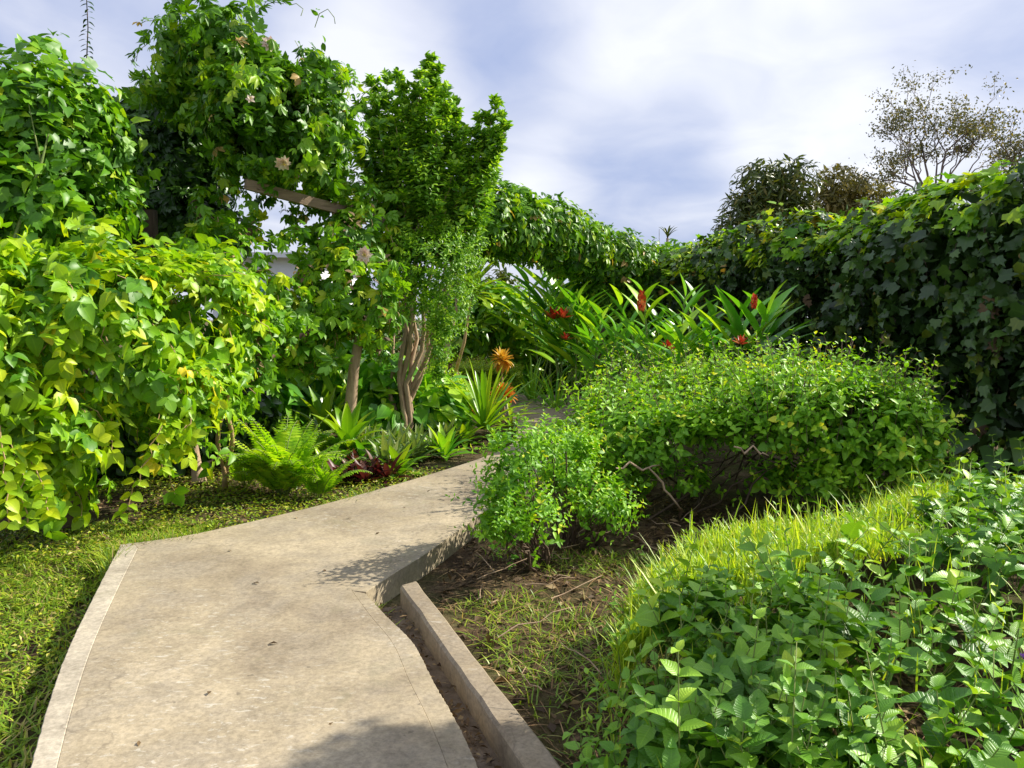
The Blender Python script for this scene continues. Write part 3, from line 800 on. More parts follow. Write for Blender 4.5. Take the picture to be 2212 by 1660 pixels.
drape(mb, bl, 120, 6, 0.05, OV, 0.08, keep=kp, off=.05); mb.build('foliage', M['dry'], roote)

# --- pergola: posts and beams at 2.6 m
def beam_rot(a, b):
    d = norm(b - a); s_ = norm(np.cross(d, [0, 0, 1.0])); u = np.cross(s_, d); return np.stack([d, s_, u], 1)
rp = thing('pergola', 'weathered wooden beam and post frame showing through the vines', 'pergola', P(855, 920, 10) * [1, 1, 0])
a = P(530, 398, 7.55); b = P(905, 500, 9.0)
mb = MB(); mb.box((a + b) / 2, (np.linalg.norm(b - a), .05, .10), beam_rot(a, b)); mb.build('beam', M['wood'], rp, smooth=False)
c = P(1560, 585, 17.5)
mb = MB(); a2 = P(905, 505, 10.4); mb.box((a2 + c) / 2, (np.linalg.norm(c - a2), .05, .10), beam_rot(a2, c)); mb.build('beam', M['wood'], rp, smooth=False)
for (px, d) in ((880, 10.1), (1300, 13.9), (330, 7.9)):
    p = P(px, 600, d); mb = MB(); mb.box((p[0], p[1], 1.3), (.1, .1, 2.6)); mb.build('post', M['barkdark'], rp, smooth=False)

# --- upright small-leaved shrub tree
rs = thing('tall_shrub', 'upright many stemmed shrub with small leaves and spiky top beside the pergola post', 'shrub', G(872, 962, 0) )
BASE = G(872, 962, 0)
st = MB(); tips = []
for (x, y, d) in ((845, 520, 9.9), (870, 480, 10.2), (905, 470, 9.8), (940, 520, 10.0), (980, 560, 9.9), (830, 600, 10.3), (900, 560, 10.3), (955, 620, 10.2)):
    top_ = P(x, y, d * .9); b0 = BASE + RG.normal(size=3) * [.06, .06, 0]
    pl = wob(b0, top_, 7, .05); pl[2][0] -= .05
    st.tube(pl, [.036 - .003 * k for k in range(8)], 7); tips.append((top_, .015))
# spires: (tip px, tip py, depth)
SP = [(930, 140, 10), (862, 180, 10.2), (800, 190, 10), (835, 185, 10.3), (905, 175, 9.8), (960, 215, 9.8), (1070, 240, 9.8), (1040, 270, 9.9), (990, 230, 10.1), (780, 240, 10.2), (890, 230, 10), (1080, 330, 9.8), (1000, 300, 9.7), (940, 280, 9.6),
      (820, 290, 9.7), (860, 320, 9.6), (1060, 360, 9.9), (1030, 420, 9.8), (975, 380, 9.6), (900, 370, 9.5), (840, 380, 9.8), (780, 330, 10), (760, 300, 10), (815, 205, 10.1), (875, 200, 9.9), (920, 160, 10), (945, 165, 10), (985, 255, 9.9), (1020, 300, 10), (1055, 275, 9.9), (1075, 300, 9.9), (1090, 285, 9.7), (850, 250, 9.8), (900, 210, 9.9), (800, 260, 10), (1010, 480, 9.7), (940, 450, 9.5), (870, 440, 9.5), (1060, 300, 10), (1086, 262, 9.8), (950, 200, 10)]
mb = MB()
allp = []; alld = []
for (x, y, d) in SP:
    tip = P(x, y, d * .9); rt = P(915 + (x - 915) * .45, min(y + 280, 600), 9)
    pl = wob(rt, tip, 8, .05); st.tube(pl, [.014 - .0014 * k for k in range(9)], 4)
    for k in range(1, 9):
        for j in range(4):
            o = RG.normal(size=3) * [.4, .4, .3]; o[2] = abs(o[2]) * .8 + .75
            L = RG.uniform(.16, .36) * (1.15 - .09 * k)
            s0 = pl[k] * 1.0; ax = norm(o)
            nl = 9
            tt = np.linspace(.15, 1, nl)[:, None]
            allp.append(s0 + ax * tt * L); alld.append(np.tile(ax, (nl, 1)))
allp = np.concatenate(allp); alld = np.concatenate(alld); n = len(allp)
for rep in range(2):
    rr = norm(np.cross(alld, RG.normal(size=(n, 3))))
    scatter(mb, OV, allp, rr * .8 + alld * .6, alld + RG.normal(size=(n, 3)) * .4, .08 * RG.uniform(.7, 1.2, n), RG.random(n))
bl = Blobs([BL(890, 430, 9, 95, 90, .55), BL(1005, 440, 9, 40, 80, .3), BL(830, 380, 9.2, 60, 80, .4), BL(935, 330, 9.1, 65, 75, .4)], .24, 5)
shoots(mb, bl, 480, .36, 7, OV, .082, None, .88)
fill(mb, bl, 800, OV, .075, -.6, -.1)
bl = Blobs([BL(860, 620, 8.7, 30, 90, .2), BL(930, 560, 8.6, 60, 50, .3), BL(960, 620, 8.91, 45, 120, .3), BL(900, 620, 9.09, 40, 60, .25), BL(950, 760, 8.82, 28, 70, .2), BL(990, 540, 9, 40, 50, .3), BL(830, 740, 8.64, 26, 50, .15)], .1, 4)
shoots(mb, bl, 1100, .18, 5, OVS, .06, None, .4); fill(mb, bl, 500, OV, .07, -.4, -.0)
mb.build('foliage', M['shrub'], rs); st.build('trunk', M['bark'], rs)

# --- back planting, shaded, behind the left bed
def mass(name, label, cat, blobs, mat, tpl, size, n, nfill, amp=.12, mode='drape', step=.08, **kw):
    bl = Blobs(blobs, amp, 3.0)
    b0 = bl.c.mean(0) * [1, 1, 0]
    root = thing(name, label, cat, b0)
    mb = MB()
    if mode == 'drape': drape(mb, bl, n, 6, step, tpl, size, **kw)
    else: shoots(mb, bl, n, size * 2.2, 4, tpl, size, **kw)
    if nfill: fill(mb, bl, nfill, tpl if tpl is not PALM else BRD, size * 1.2, -.7, -.03)
    mb.build('foliage', mat, root)
    return root, bl
mass('understorey_shrub', 'dark broad leaved shrub in shade behind the leaning bare trunk', 'shrub', [BL(640, 790, 10.6, 130, 110, .6), BL(760, 830, 11, 90, 90, .5), BL(560, 860, 10, 90, 90, .5)], M['ginger'], LNC, .5, 330, 300)
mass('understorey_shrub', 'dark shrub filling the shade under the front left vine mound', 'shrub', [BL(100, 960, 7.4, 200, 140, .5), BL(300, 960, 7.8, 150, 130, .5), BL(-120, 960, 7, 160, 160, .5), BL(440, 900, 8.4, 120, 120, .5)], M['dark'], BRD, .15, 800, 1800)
mass('understorey_shrub', 'glossy dark green shrub between the leaning trunk and the many stemmed shrub', 'shrub', [BL(830, 820, 9.6, 50, 70, .35), BL(820, 890, 9.3, 60, 50, .3), BL(930, 880, 9.8, 50, 60, .35)], M['ginger'], BRD, .24, 170, 150)
# leaning bare trunk with dried leaf on top
rt = thing('bare_trunk', 'leaning bare pale trunk with dried brown leaves at its top', 'trunk', P(748, 960, 8.3) * [1, 1, 0])
st = MB(); st.tube([P(748, 960, 8.3) * [1, 1, 0] + [0, 0, .0], P(757, 880, 8.3), P(764, 800, 8.25), P(776, 730, 8.2), P(792, 684, 8.2)], [.075, .064, .056, .05, .042], 10)
st.tube([P(784, 700, 8.2), P(800, 680, 8.2), P(812, 668, 8.2)], [.03, .022, .012], 6); st.build('trunk', M['bark'], rt)
mb = MB()
for k in range(5): mb.strap(P(785, 690, 8.1), math.pi + RG.normal() * .7, .5, .38, .12, 1.7, 6, RG.random(), prof='lance')
mb.build('dried_leaf', M['dry'], rt)
st = MB(); 
rt = thing('bare_trunk', 'short pale crooked trunk standing behind the twisted vine stem', 'trunk', G(430, 1040, 0))
st.tube([G(432, 1046, 0), P(425, 1010, 7.1), P(418, 960, 7.1), P(412, 900, 7.1), P(430, 800, 7.2)], [.07, .05, .04, .035, .03], 9)
st.tube([P(425, 1010, 7.1), P(450, 1000, 7.05), P(478, 985, 6.9)], [.014, .012, .01], 5); st.build('trunk', M['bark'], rt)
rt = thing('bare_trunk', 'dark straight trunk under the front left vine mound', 'trunk', G(142, 1142, 0))
st = MB(); st.tube([G(145, 1146, 0), P(140, 1080, 5.6), P(138, 1000, 5.6), P(150, 880, 5.6)], [.055, .05, .045, .04], 9); st.build('trunk', M['barkdark'], rt)
rt = thing('bare_trunk', 'dark forked trunk standing in shade left of the leaning pale trunk', 'trunk', G(690, 925, 0))
st = MB(); st.tube([P(690, 935, 10.2) * [1, 1, 0], P(690, 880, 10.2), P(672, 830, 10.2), P(655, 770, 10.2)], [.07, .06, .045, .03], 8); st.build('trunk', M['barkdark'], rt)

# --- fern
def fern(c, n, L, label, group=None):
    root = thing('fern', label, 'fern', c); mb = MB(); st = MB()
    for i in range(n):
        az = RG.uniform(0, 6.283); el = RG.uniform(.95, 1.54); dr = RG.uniform(.6, 1.9); l = L * RG.uniform(.7, 1.1); seg = 26
        p = c + np.array([math.cos(az), math.sin(az), 0]) * .03; h = np.array([math.cos(az), math.sin(az), 0]); sd_ = np.array([-math.sin(az), math.cos(az), 0]); rr = RG.random(); pl = []
        for k in range(seg):
            t = k / seg; e = el - dr * t ** 1.6; d = h * math.cos(e) + np.array([0, 0, math.sin(e)]); nn = -h * math.sin(e) + np.array([0, 0, math.cos(e)])
            pl.append(p.copy())
            if k > 3:
                ww = l * .17 * math.sin(math.pi * min(1, .12 + .88 * t) ** .8) + .01
                for sg in (-1, 1):
                    scatter(mb, leaf_tpl(.36, 2, .1, .2, 'lance'), p[None], (sd_ * sg + d * .25)[None], nn[None] + RG.normal(size=(1, 3)) * .1, ww, rr * .6 + .4 * RG.random())
            p = p + d * l / seg
        st.tube(pl, [.004] * len(pl), 3)
    mb.build('foliage', M['fern'], root); st.build('stem', M['stem'], root)
fern(G(612, 1072, 0), 52, .80, 'large bright lacy fern arching at the edge of the path')
fern(G(655, 1010, 0), 22, .55, 'fern half hidden behind the right side of the large fern')
fern(G(530, 1050, 0), 12, .42, 'small fern at the left foot of the large fern')
fern(G(690, 1075, 0), 14, .5, 'small low fern spilling onto the path edge right of the large fern')
fern(G(560, 1000, 0), 7, .45, 'fern behind and left of the large fern beside the twisted stem')

def rosette(name, label, cat, c, n, L, wd, mat, el=(.5, 1.4), droop=(.4, 1.2), stem=0, prof='strap', fold=.22, group=None, seg=7, hub=.03, lean=(0, 0), mixed=None):
    root = thing(name, label, cat, c, group)
    c = np.array(c, float)
    if stem:
        st = MB(); top_ = c + np.array([lean[0], lean[1], stem]); st.tube(wob(c, top_, 5, .012), [.022, .02, .018, .017, .016, .014], 7); st.build('stem', M['tanstem'], root)
        c = top_
    mb = MB()
    for i in range(n):
        az = i * 2.4 + RG.normal() * .2; t = i / n
        e = el[0] + (el[1] - el[0]) * t + RG.normal() * .08; d = RG.uniform(*droop) * (1 - .4 * t)
        mb.strap(c + np.array([math.cos(az) * hub, math.sin(az) * hub, .06 * t]), az, e, L * RG.uniform(.8, 1.1), wd * RG.uniform(.85, 1.15), d, seg, float(np.clip(RG.random() * .6 + .4 * t, 0, 1)), fold, prof)
    mb.build('foliage', mat, root)
    return root

# --- border plants on the left bed
rosette('broad_rosette_plant', 'glossy broad leaved green rosette right of the large fern', 'plant', G(752, 1005, 0) + [0, 0, .14], 26, .52, .115, M['strap'], (.2, 1.4), (.5, 1.3), prof='lance')
rosette('broad_rosette_plant', 'upright pale edged rosette behind the fern with one pinkish leaf', 'plant', G(700, 965, 0) + [0, 0, .14], 12, .56, .13, M['strap'], (.7, 1.45), (.2, .8), prof='lance')
rosette('strap_leaf_plant', 'bright fan of long strap leaves between orange croton and the path bend', 'plant', G(1046, 950, 0) + [0, 0, .12], 46, .85, .085, M['strap'], (.15, 1.5), (.2, 1.0))
rosette('strap_leaf_plant', 'dark strap leaved plant in shade left of the bright fan', 'plant', G(965, 935, 0), 14, .6, .07, M['ginger'], (.3, 1.4), (.2, 1.0))
rosette('strap_leaf_plant', 'low yellowish strap leaved plant below the orange croton by the path', 'plant', G(1105, 925, 0), 16, .42, .06, M['grass'], (.1, 1.2), (.4, 1.3))
gp = [(790, 975), (835, 1025), (895, 1000), (800, 1000), (838, 985), (868, 995), (905, 975), (940, 985), (880, 960), (925, 955), (850, 1010), (965, 965), (820, 960)]
for i, (x, y) in enumerate(gp):
    c = G(x, y, 0)
    r0 = rosette('grey_leaf_plant', 'small grey green tufted plant in the low row along the left bed', 'plant', c, 30, .31 * RG.uniform(.85, 1.2), .07, M['grey'], (.3, 1.5), (.3, 1.0), prof='lance', group='grey green plants edging the left bed', seg=4)
gm = [(735, 1048), (762, 1040), (790, 1046), (815, 1035), (838, 1040), (775, 1020)]
for (x, y) in gm:
    rosette('maroon_plant', 'small dark maroon leaved plant low beside the path edge', 'plant', G(x, y, 0), 18, .24, .06, M['maroon'], (.1, 1.2), (.3, 1.0), prof='lance', group='maroon plants at the path edge', seg=4)
for k, (x, y, l, m_) in enumerate(((660, 990, 'leafy green rosette tucked behind the large fern', 'strap'), (790, 1010, 'small glossy rosette among the grey green plants, left end', 'ginger'), (925, 950, 'dark glossy rosette just below the many stemmed shrub', 'ginger'), (880, 945, 'broad dark rosette at the foot of the many stemmed shrub', 'ginger'), (1000, 960, 'low green rosette left of the bright strap leaved fan', 'strap'), (705, 1030, 'low pale green rosette in front of the glossy broad leaved rosette', 'strap'), (860, 1030, 'small green rosette at the path side of the grey green plants', 'strap'), (960, 990, 'small rosette at the right end of the grey green row', 'ginger'), (610, 960, 'dark rosette behind the large fern', 'ginger'))):
    rosette('leafy_rosette_plant', l, 'plant', G(x, y, 0), 18, .34, .09, M[m_], (.2, 1.4), (.5, 1.3), prof='lance', seg=5)
# tall canes with a leaf head
def cane(label, pts_, r, heads, L=.5, n=22, wd=.075, mat='strap'):
    root = thing('cane_plant', label, 'plant', pts_[0])
    st = MB(); st.tube(pts_, [r * (1 - .5 * i / (len(pts_) - 1)) for i in range(len(pts_))], 7)
    mb = MB()
    for hd in heads:
        for i in range(n):
            az = i * 2.4 + RG.normal() * .2; t = i / n
            mb.strap(hd + np.array([0, 0, .18 * (t - .6)]), az, -.1 + 1.55 * t, L * RG.uniform(.8, 1.1), wd, RG.uniform(.2, .8), 6, RG.random() * .5 + .5 * t, .2)
    st.build('stem', M['tanstem'], root); mb.build('foliage', M[mat], root)
cane('slender tall cane topped by a yellow green leaf head against the sky gap', [G(1000, 868, 0) , P(985, 800, 11), P(1003, 740, 11), P(1012, 680, 11), P(1018, 645, 11)], .03, [P(1020, 625, 11)], .62, 34, .12, 'grass')
root = thing('cane_plant', 'thick pale forked cane left of the slender cane', 'plant', G(945, 880, 0))
st = MB(); st.tube([G(940, 880, 0), P(952, 810, 10.8), P(965, 755, 10.8), P(972, 720, 10.8)], [.06, .05, .04, .035], 8)
st.tube([P(968, 745, 10.8), P(958, 700, 10.8), P(966, 650, 10.8), P(975, 615, 10.8)], [.03, .025, .02, .02], 6); st.tube([P(972, 722, 10.8), P(985, 680, 10.8), P(986, 640, 10.8)], [.03, .02, .02], 6)
st.build('stem', M['bark'], root)
# croton, orange and yellow
rosette('croton', 'orange and yellow leaved croton beside the far path', 'plant', G(1088, 915, 0), 44, .20, .08, M['croton'], (-.3, 1.5), (.2, 1.2), stem=.38, prof='lance')
rosette('croton', 'taller yellow croton top standing above the orange croton', 'plant', G(1085, 905, 0), 60, .19, .06, M['croton2'], (-1.2, 1.5), (.2, 1.6), stem=.85, prof='lance')
rosette('croton', 'reddish broad leaves behind the bright strap leaved fan', 'plant', G(1020, 925, 0), 12, .42, .13, M['croton'], (.5, 1.3), (.3, .9), stem=.2, prof='lance')
mass('low_shrub', 'feathery bright green low shrub left of the bright strap leaved fan', 'shrub', [BL(950, 850, 11, 55, 35, .4), BL(930, 890, 10.2, 50, 40, .3), BL(1000, 870, 10.6, 40, 30, .3), BL(970, 920, 9.9, 40, 25, .25)], M['fern'], OV, .07, 900, 600, mode='shoots')
mass('low_shrub', 'clipped yellow green shrub behind the croton', 'shrub', [BL(1030, 805, 12.5, 60, 22, .5), BL(1090, 815, 13, 40, 25, .5)], M['grass'], OVS, .06, 1000, 600, mode='shoots')
# dark red wall far behind
root = thing('shed', 'dark red walled shed half hidden behind the slender cane', 'shed', P(1020, 765, 17) * [1, 1, 0])
c = P(1020, 765, 17); mb = MB(); mb.box((c[0], c[1] + .8, .65), (1.9, 1.6, 1.3)); mb.build('wall', M['redwall'], root, smooth=False)
mb = MB(); mb.box((c[0], c[1] + .8, 1.36), (2.1, 1.9, .1)); mb.build('roof', M['roof'], root, smooth=False)
# background greenery under the arch
mass('low_tree', 'bright yellow green bushy tree behind the slender cane, under the vine arch', 'tree', [BL(1040, 670, 15, 80, 45, .8), BL(1090, 665, 16, 45, 35, .6), BL(990, 720, 14.5, 60, 35, .6), BL(1120, 720, 15.5, 60, 50, .7)], M['strap'], OV, .26, 800, 1000)
mass('low_tree', 'dark olive bushy tree in the distance seen through the gap under the arch', 'tree', [BL(1085, 610, 22, 25, 20, .6), BL(1180, 690, 21, 70, 35, 1), BL(1000, 660, 21, 70, 50, 1)], M['mango'], OV, .2, 600, 900)
mass('low_tree', 'green shrub tree beyond the vine arch to the right of the yellow green one', 'tree', [BL(1270, 680, 17, 90, 60, .8), BL(1350, 700, 17, 90, 60, .8), BL(1200, 720, 16, 60, 60, .7)], M['shrub'], OV, .16, 1000, 1500)
# shade bed left of far path and path end
mass('low_shrub', 'dark grassy shrub closing off the far end of the path', 'shrub', [BL(1180, 800, 17, 110, 50, .7), BL(1290, 800, 16, 70, 55, .7), BL(1110, 800, 15.5, 40, 50, .5)], M['ginger'], LNC, .3, 800, 900)

# --- vine arch over the far path
bl = Blobs([BL(1060, 450, 11.0, 40, 45, .5), BL(1110, 475, 11.5, 60, 60, .5), BL(1170, 490, 12.2, 65, 55, .5), BL(1240, 525, 13.0, 70, 50, .5), BL(1320, 555, 13.8, 75, 55, .5), BL(1400, 590, 14.6, 75, 60, .5), BL(1470, 600, 15.2, 60, 70, .5), BL(1390, 640, 14.4, 100, 50, .5),
            BL(1300, 620, 14.2, 50, 35, .4), BL(1060, 500, 11.2, 40, 25, .4)], .13, 2.6)
root = thing('flowering_vine', 'long vine arch sagging over the far path with sky showing beneath it', 'vine', P(1300, 800, 14) * [1, 1, 0])
mb = MB(); st = MB(); drape(mb, bl, 2500, 6, .08, OV, .13, stems=st, upn=.5, side=.4); drape(mb, bl, 500, 6, .09, PALM, .16, upn=.5)
fill(mb, bl, 5000, BRD, .15, -.7, -.05)
mb.build('foliage', M['vine'], root); st.build('stem', M['stem'], root)

# house behind the left trellis
root = thing('house', 'white plastered house with blue framed window behind the left vines', 'house', P(600, 700, 15) * [1, 1, 0])
a = P(440, 600, 15); b = P(700, 600, 16)
mb = MB(); mb.box(((a[0] + b[0]) / 2, 17.5, 1.35), (b[0] - a[0], 4.0, 2.7)); mb.build('wall', M['plaster'], root, smooth=False)
mb = MB(); mb.box(((a[0] + b[0]) / 2, 17.5, 2.75), (b[0] - a[0] + .5, 4.5, .1)); mb.build('roof', M['plaster'], root, smooth=False)
wx = P(525, 600, 15.5)[0]
mb = MB(); 
for dx, dz, sx, sz in ((0, .45, .9, .06), (0, -.45, .9, .06), (-.42, 0, .06, .84), (.42, 0, .06, .84), (0, 0, .05, .84)): mb.box((wx + dx, 15.47, 1.75 + dz), (sx, .06, sz))
wf = mb.build('window', M['frame'], root, smooth=False)
mb = MB(); mb.box((wx, 15.485, 1.75), (.8, .02, .86)); g_ = mb.build('pane', M['glass'], None, smooth=False, origin=np.array(root.location)); g_.parent = wf; g_.location = (0, 0, 0)

# thin leafy spire at upper left
root = thing('leafy_spire', 'thin dark leafy spire standing alone against the sky at upper left', 'plant', P(185, 150, 7.0) * [1, 1, 0])
pl = [P(185, 1000, 7.2) * [1, 1, 0], P(185, 500, 7.2), P(186, 160, 7.0), P(190, 60, 7.0), P(186, -20, 7.0), P(188, -80, 7.0)]
st = MB(); st.tube(pl, [.02, .014, .006, .005, .004, .003], 5); st.build('stem', M['barkdark'], root)
mb = MB()
for k in range(42):
    y = 150 - k * 5.4; p = P(188 + 3 * math.sin(k * .35), y, 7.0)[None]; sg = 1 if k % 2 else -1
    scatter(mb, OV, p, np.array([[sg * .9, RG.normal() * .5, -.25]]), np.array([[0, -.3, 1.0]]), .066, RG.random() * .5)
mb.build('foliage', M['dark'], root)

# ================================================================== RIGHT SIDE
hb = []
hl = [(1500, 14.0), (1580, 12.8), (1670, 11.6), (1780, 10.4), (1900, 9.4), (2030, 8.5), (2170, 7.7), (2330, 6.9), (2520, 6.2)]
tops = [(1500, 545), (1580, 515), (1670, 500), (1780, 485), (1900, 455), (2030, 440), (2170, 400), (2330, 370), (2520, 330)]
for (x, d), (_, ty) in zip(hl, tops):
    k = d / F; tz = P(x, ty, d)[2]; c = P(x, 700, d)
    hb.append((np.array([c[0], c[1], tz - .62]), (.75, .75, .62)))
    hb.append((np.array([c[0], c[1], tz * .45]), (.62, .75, tz * .52)))
bl = Blobs(hb, .22, 2.8)
root = thing('vine_hedge', 'high dark green vine covered hedge along the right side, its top catching sun', 'hedge', P(1900, 900, 9.4) * [1, 1, 0])
mb = MB(); st = MB()
drape(mb, bl, 2300, 9, .08, LOB, .145, stems=st, upn=.35, jit=.5, puff=.26, gate=-.25, gs=4.5)
drape(mb, bl, 1900, 8, .07, HRT, .095, upn=.35, jit=.5, puff=.22, gate=-.35, gs=4.5)
fill(mb, bl, 15000, HRT, .15, -.8, -.16)
mb.build('foliage', M['hedge'], root); st.build('stem', M['barkdark'], root)
mb = MB(); drape(mb, bl, 4200, 3, .07, LOB, .14, off=.05, upn=.9, keep=lambda p: p[:, 2] > np.interp(p[:, 1], [5, 14], [2.5, 2.3])); mb.build('sun_tint_foliage', M['lime'], root)  # top leaves coloured lime to stand in for sunlight on the hedge
mb = MB(); drape(mb, bl, 60, 5, .06, LOB, .13, off=.03, keep=lambda p: p[:, 2] < 2.2); mb.build('dried_foliage', M['dry'], root)
# large dark leaves at the hedge foot
root = thing('big_leaf_plant', 'very large dark rounded leaves low at the foot of the right hedge', 'plant', G(2120, 1030, 0))
mb = MB()
for (x, y, d, L) in ((2030, 880, 7.0, .26), (2085, 940, 6.8, .28), (2150, 975, 6.6, .28), (2080, 995, 6.6, .24), (2215, 960, 6.5, .26), (2010, 950, 7.1, .22), (2130, 905, 6.9, .2)):
    scatter(mb, leaf_tpl(.95, 6, .12, .25, 'heart'), P(x, y, d)[None], np.array([[-.5 + RG.normal() * .4, -.6, -.35]]), np.array([[-.1, -.5, .8]]), L, RG.random())
mb.build('foliage', M['hedge'], root)

# gingers
def ginger(label, base, canes, mat='ginger', group=None, L=.5, wd=.12, n=12, flowers=()):
    root = thing('ginger_plant', label, 'plant', base, group)
    mb = MB(); st = MB()
    for (tx, ty, d) in canes:
        tip = P(tx, ty, d); b0 = np.array(base) + RG.normal(size=3) * [.12, .12, 0]
        m_ = (b0 + tip) / 2 + (tip - b0) * [-.12, -.1, .1]
        pl = [b0 * (1 - t) ** 2 + m_ * 2 * t * (1 - t) + tip * t * t for t in np.linspace(0, 1, 9)]
        st.tube(pl, [.014] * 6 + [.011, .009, .006], 5)
        az0 = RG.uniform(-.5, .5)
        for k in range(n):
            t = .35 + .65 * k / (n - 1); i = min(int(t * 8), 7); p = pl[i] * (1 - (t * 8 - i)) + pl[i + 1] * (t * 8 - i) if i < 8 else pl[8]
            az = az0 + (math.pi if k % 2 else 0) + RG.normal() * .25
            ll = L * (.75 + .4 * math.sin(math.pi * t)) * (.75 if k >= n - 2 else 1)
            mb.strap(p, az, .75 + .5 * (k / n) ** 2 + RG.normal() * .1, ll, wd * 1.2 * RG.uniform(.85, 1.1), RG.uniform(.15, .8), 7, RG.random(), .18, 'lance')
    st.build('stem', M['stem'], root); mb.build('foliage', M[mat], root)
    for (x, y, d, h, kind) in flowers:
        c = P(x, y, d); mb = MB()
        if kind == 'cone':
            nb = 34
            for k in range(nb):
                t = k / nb; az = k * 2.4; rr = h * .30 * math.sin(math.pi * (t * .85 + .12))
                scatter(mb, leaf_tpl(.75, 3, .1, .3, 'ovate'), (c + np.array([math.cos(az) * rr * .5, math.sin(az) * rr * .5, (t - .5) * h]))[None], np.array([[math.cos(az) * .6, math.sin(az) * .6, .9]]), np.array([[math.cos(az), math.sin(az), .2]]), h * .30, RG.random())
        else:
            for k in range(9):
                mb.strap(c, k * 2.4, .2 + .12 * k, h, h * .34, -.2 + .1 * RG.normal(), 5, RG.random(), .3, 'lance')
        mb.build('flower', M['red'], root)
g1 = G(1500, 1000, 0)
ginger('ginger clump with two tall splayed shoots and a red cone flower on the left', P(1410, 900, 8.6) * [1, 1, 0], [(1390, 640, 8.5), (1340, 660, 8.7), (1450, 740, 8.3)], L=.5, flowers=[(1386, 655, 8.45, .20, 'cone')])
ginger('tallest green ginger shoot in the middle of the three by the right hedge', P(1475, 900, 8.9) * [1, 1, 0], [(1480, 640, 8.7), (1500, 650, 9.1)], L=.5, flowers=[(1445, 755, 8.2, .13, 'open')])
ginger('bushy light green ginger in front of the tallest shoot', P(1490, 930, 8.0) * [1, 1, 0], [(1500, 720, 7.9), (1470, 740, 7.8), (1530, 730, 8.0)], L=.48, wd=.12)
ginger('broad leaved ginger with red ball bloom above and orange bloom inside, nearest the right hedge', P(1620, 930, 7.9) * [1, 1, 0], [(1600, 690, 7.8), (1660, 680, 7.7), (1640, 720, 7.9)], L=.7, wd=.15, n=11, flowers=[(1629, 655, 7.5, .13, 'cone'), (1601, 745, 7.3, .11, 'open')])
rosette('broad_rosette_plant', 'yellow edged leaf rosette at the back edge of the clipped bush', 'plant', P(1440, 850, 7.6) * [1, 1, 0] + [0, 0, .7], 12, .42, .08, M['grass'], (.1, 1.2), (.1, .8), prof='lance')
ginger('shaded ginger clump with drooping red blooms at the bend of the far path', P(1230, 850, 12.5) * [1, 1, 0], [(1200, 640, 12.6), (1250, 650, 12.4), (1290, 700, 12.2), (1180, 620, 12.8), (1230, 690, 12.2), (1270, 670, 12.5), (1170, 690, 12.4), (1310, 680, 12.3)], L=.7, wd=.16, n=11,
       flowers=[(1195, 690, 12.2, .24, 'open'), (1216, 688, 12.1, .2, 'open'), (1222, 735, 12.0, .15, 'open')])
ginger('tall banana like plant with broad pale leaves under the vine arch', P(1180, 800, 14) * [1, 1, 0], [(1170, 580, 14), (1210, 600, 14.2), (1140, 620, 14), (1240, 630, 13.8)], L=.95, wd=.26, n=8)
ginger('leafy ginger shoots standing behind the three bright shoots', P(1440, 900, 9.8) * [1, 1, 0], [(1420, 700, 9.8), (1540, 690, 9.8), (1470, 710, 9.6), (1380, 740, 9.7), (1590, 720, 9.9)], L=.55, wd=.12)
ginger('dark leaved ginger between the two red flowered clumps', P(1310, 880, 10.5) * [1, 1, 0], [(1300, 690, 10.5), (1330, 720, 10.2), (1270, 730, 10.8), (1350, 740, 10.4)], L=.55, wd=.12)
rosette('strap_leaf_plant', 'tufted grassy strap leaved plant at the right of the far path', 'plant', P(1200, 850, 12.2) * [1, 1, 0], 34, .8, .05, M['ginger'], (.4, 1.5), (.5, 1.4))
rosette('strap_leaf_plant', 'second tufted strap leaved plant further back by the far path', 'plant', P(1150, 830, 13.4) * [1, 1, 0], 30, .9, .05, M['ginger'], (.4, 1.5), (.5, 1.4))

# --- clipped bush in the middle
bl = Blobs([BL(1370, 880, 6.6, 110, 38, .7), BL(1500, 872, 6.4, 140, 42, .9), BL(1650, 868, 6.2, 150, 46, .95), BL(1800, 880, 6.0, 130, 52, .85), BL(1900, 945, 5.8, 85, 75, .55), BL(1870, 1010, 5.7, 90, 60, .45),
            BL(1600, 930, 6.0, 150, 32, .6), BL(1430, 935, 6.1, 110, 30, .5), BL(1760, 950, 5.8, 110, 45, .5), BL(1300, 905, 6.8, 70, 36, .5), BL(1960, 1000, 5.6, 40, 50, .3), BL(1790, 1050, 5.5, 80, 26, .25), BL(1270, 960, 6.2, 45, 30, .35), BL(1350, 960, 5.9, 70, 28, .3), BL(1470, 1035, 6.1, 110, 42, .3), BL(1330, 1040, 5.9, 60, 40, .3), BL(1630, 1040, 6.0, 90, 40, .3)], .2, 6)
root = thing('clipped_bush', 'wide flat topped bright green clipped bush in the centre right', 'bush', P(1650, 1100, 6.1) * [1, 1, 0])
mb = MB(); st = MB()
hollow = lambda p: (wnoise(p * [1, 1, 2.2], 5, 77) > np.interp(p[:, 2], [.3, .7, .95], [.1, -.1, -.5])) | (RG.random(len(p)) < .12)
shoots(mb, bl, 4300, .17, 3, BRD, .078, None, .5, up_bias=.5, jit=.45, keep=hollow, spread=1.1)
shoots(mb, bl, 800, .30, 5, OV, .075, st, .45, off=0, up_bias=.5, jit=.5, rlo=.4, keep=hollow)
shoots(mb, bl, 350, .34, 6, OVS, .06, st, .85, off=0, up_bias=.9, jit=.35, rlo=.5, keep=lambda p: p[:, 2] > .8)
fill(mb, bl, 5000, OV, .07, -.5, -.16)
mb.build('foliage', M['bush'], root)
bs_ = P(1650, 1100, 6.1) * [1, 1, 0]
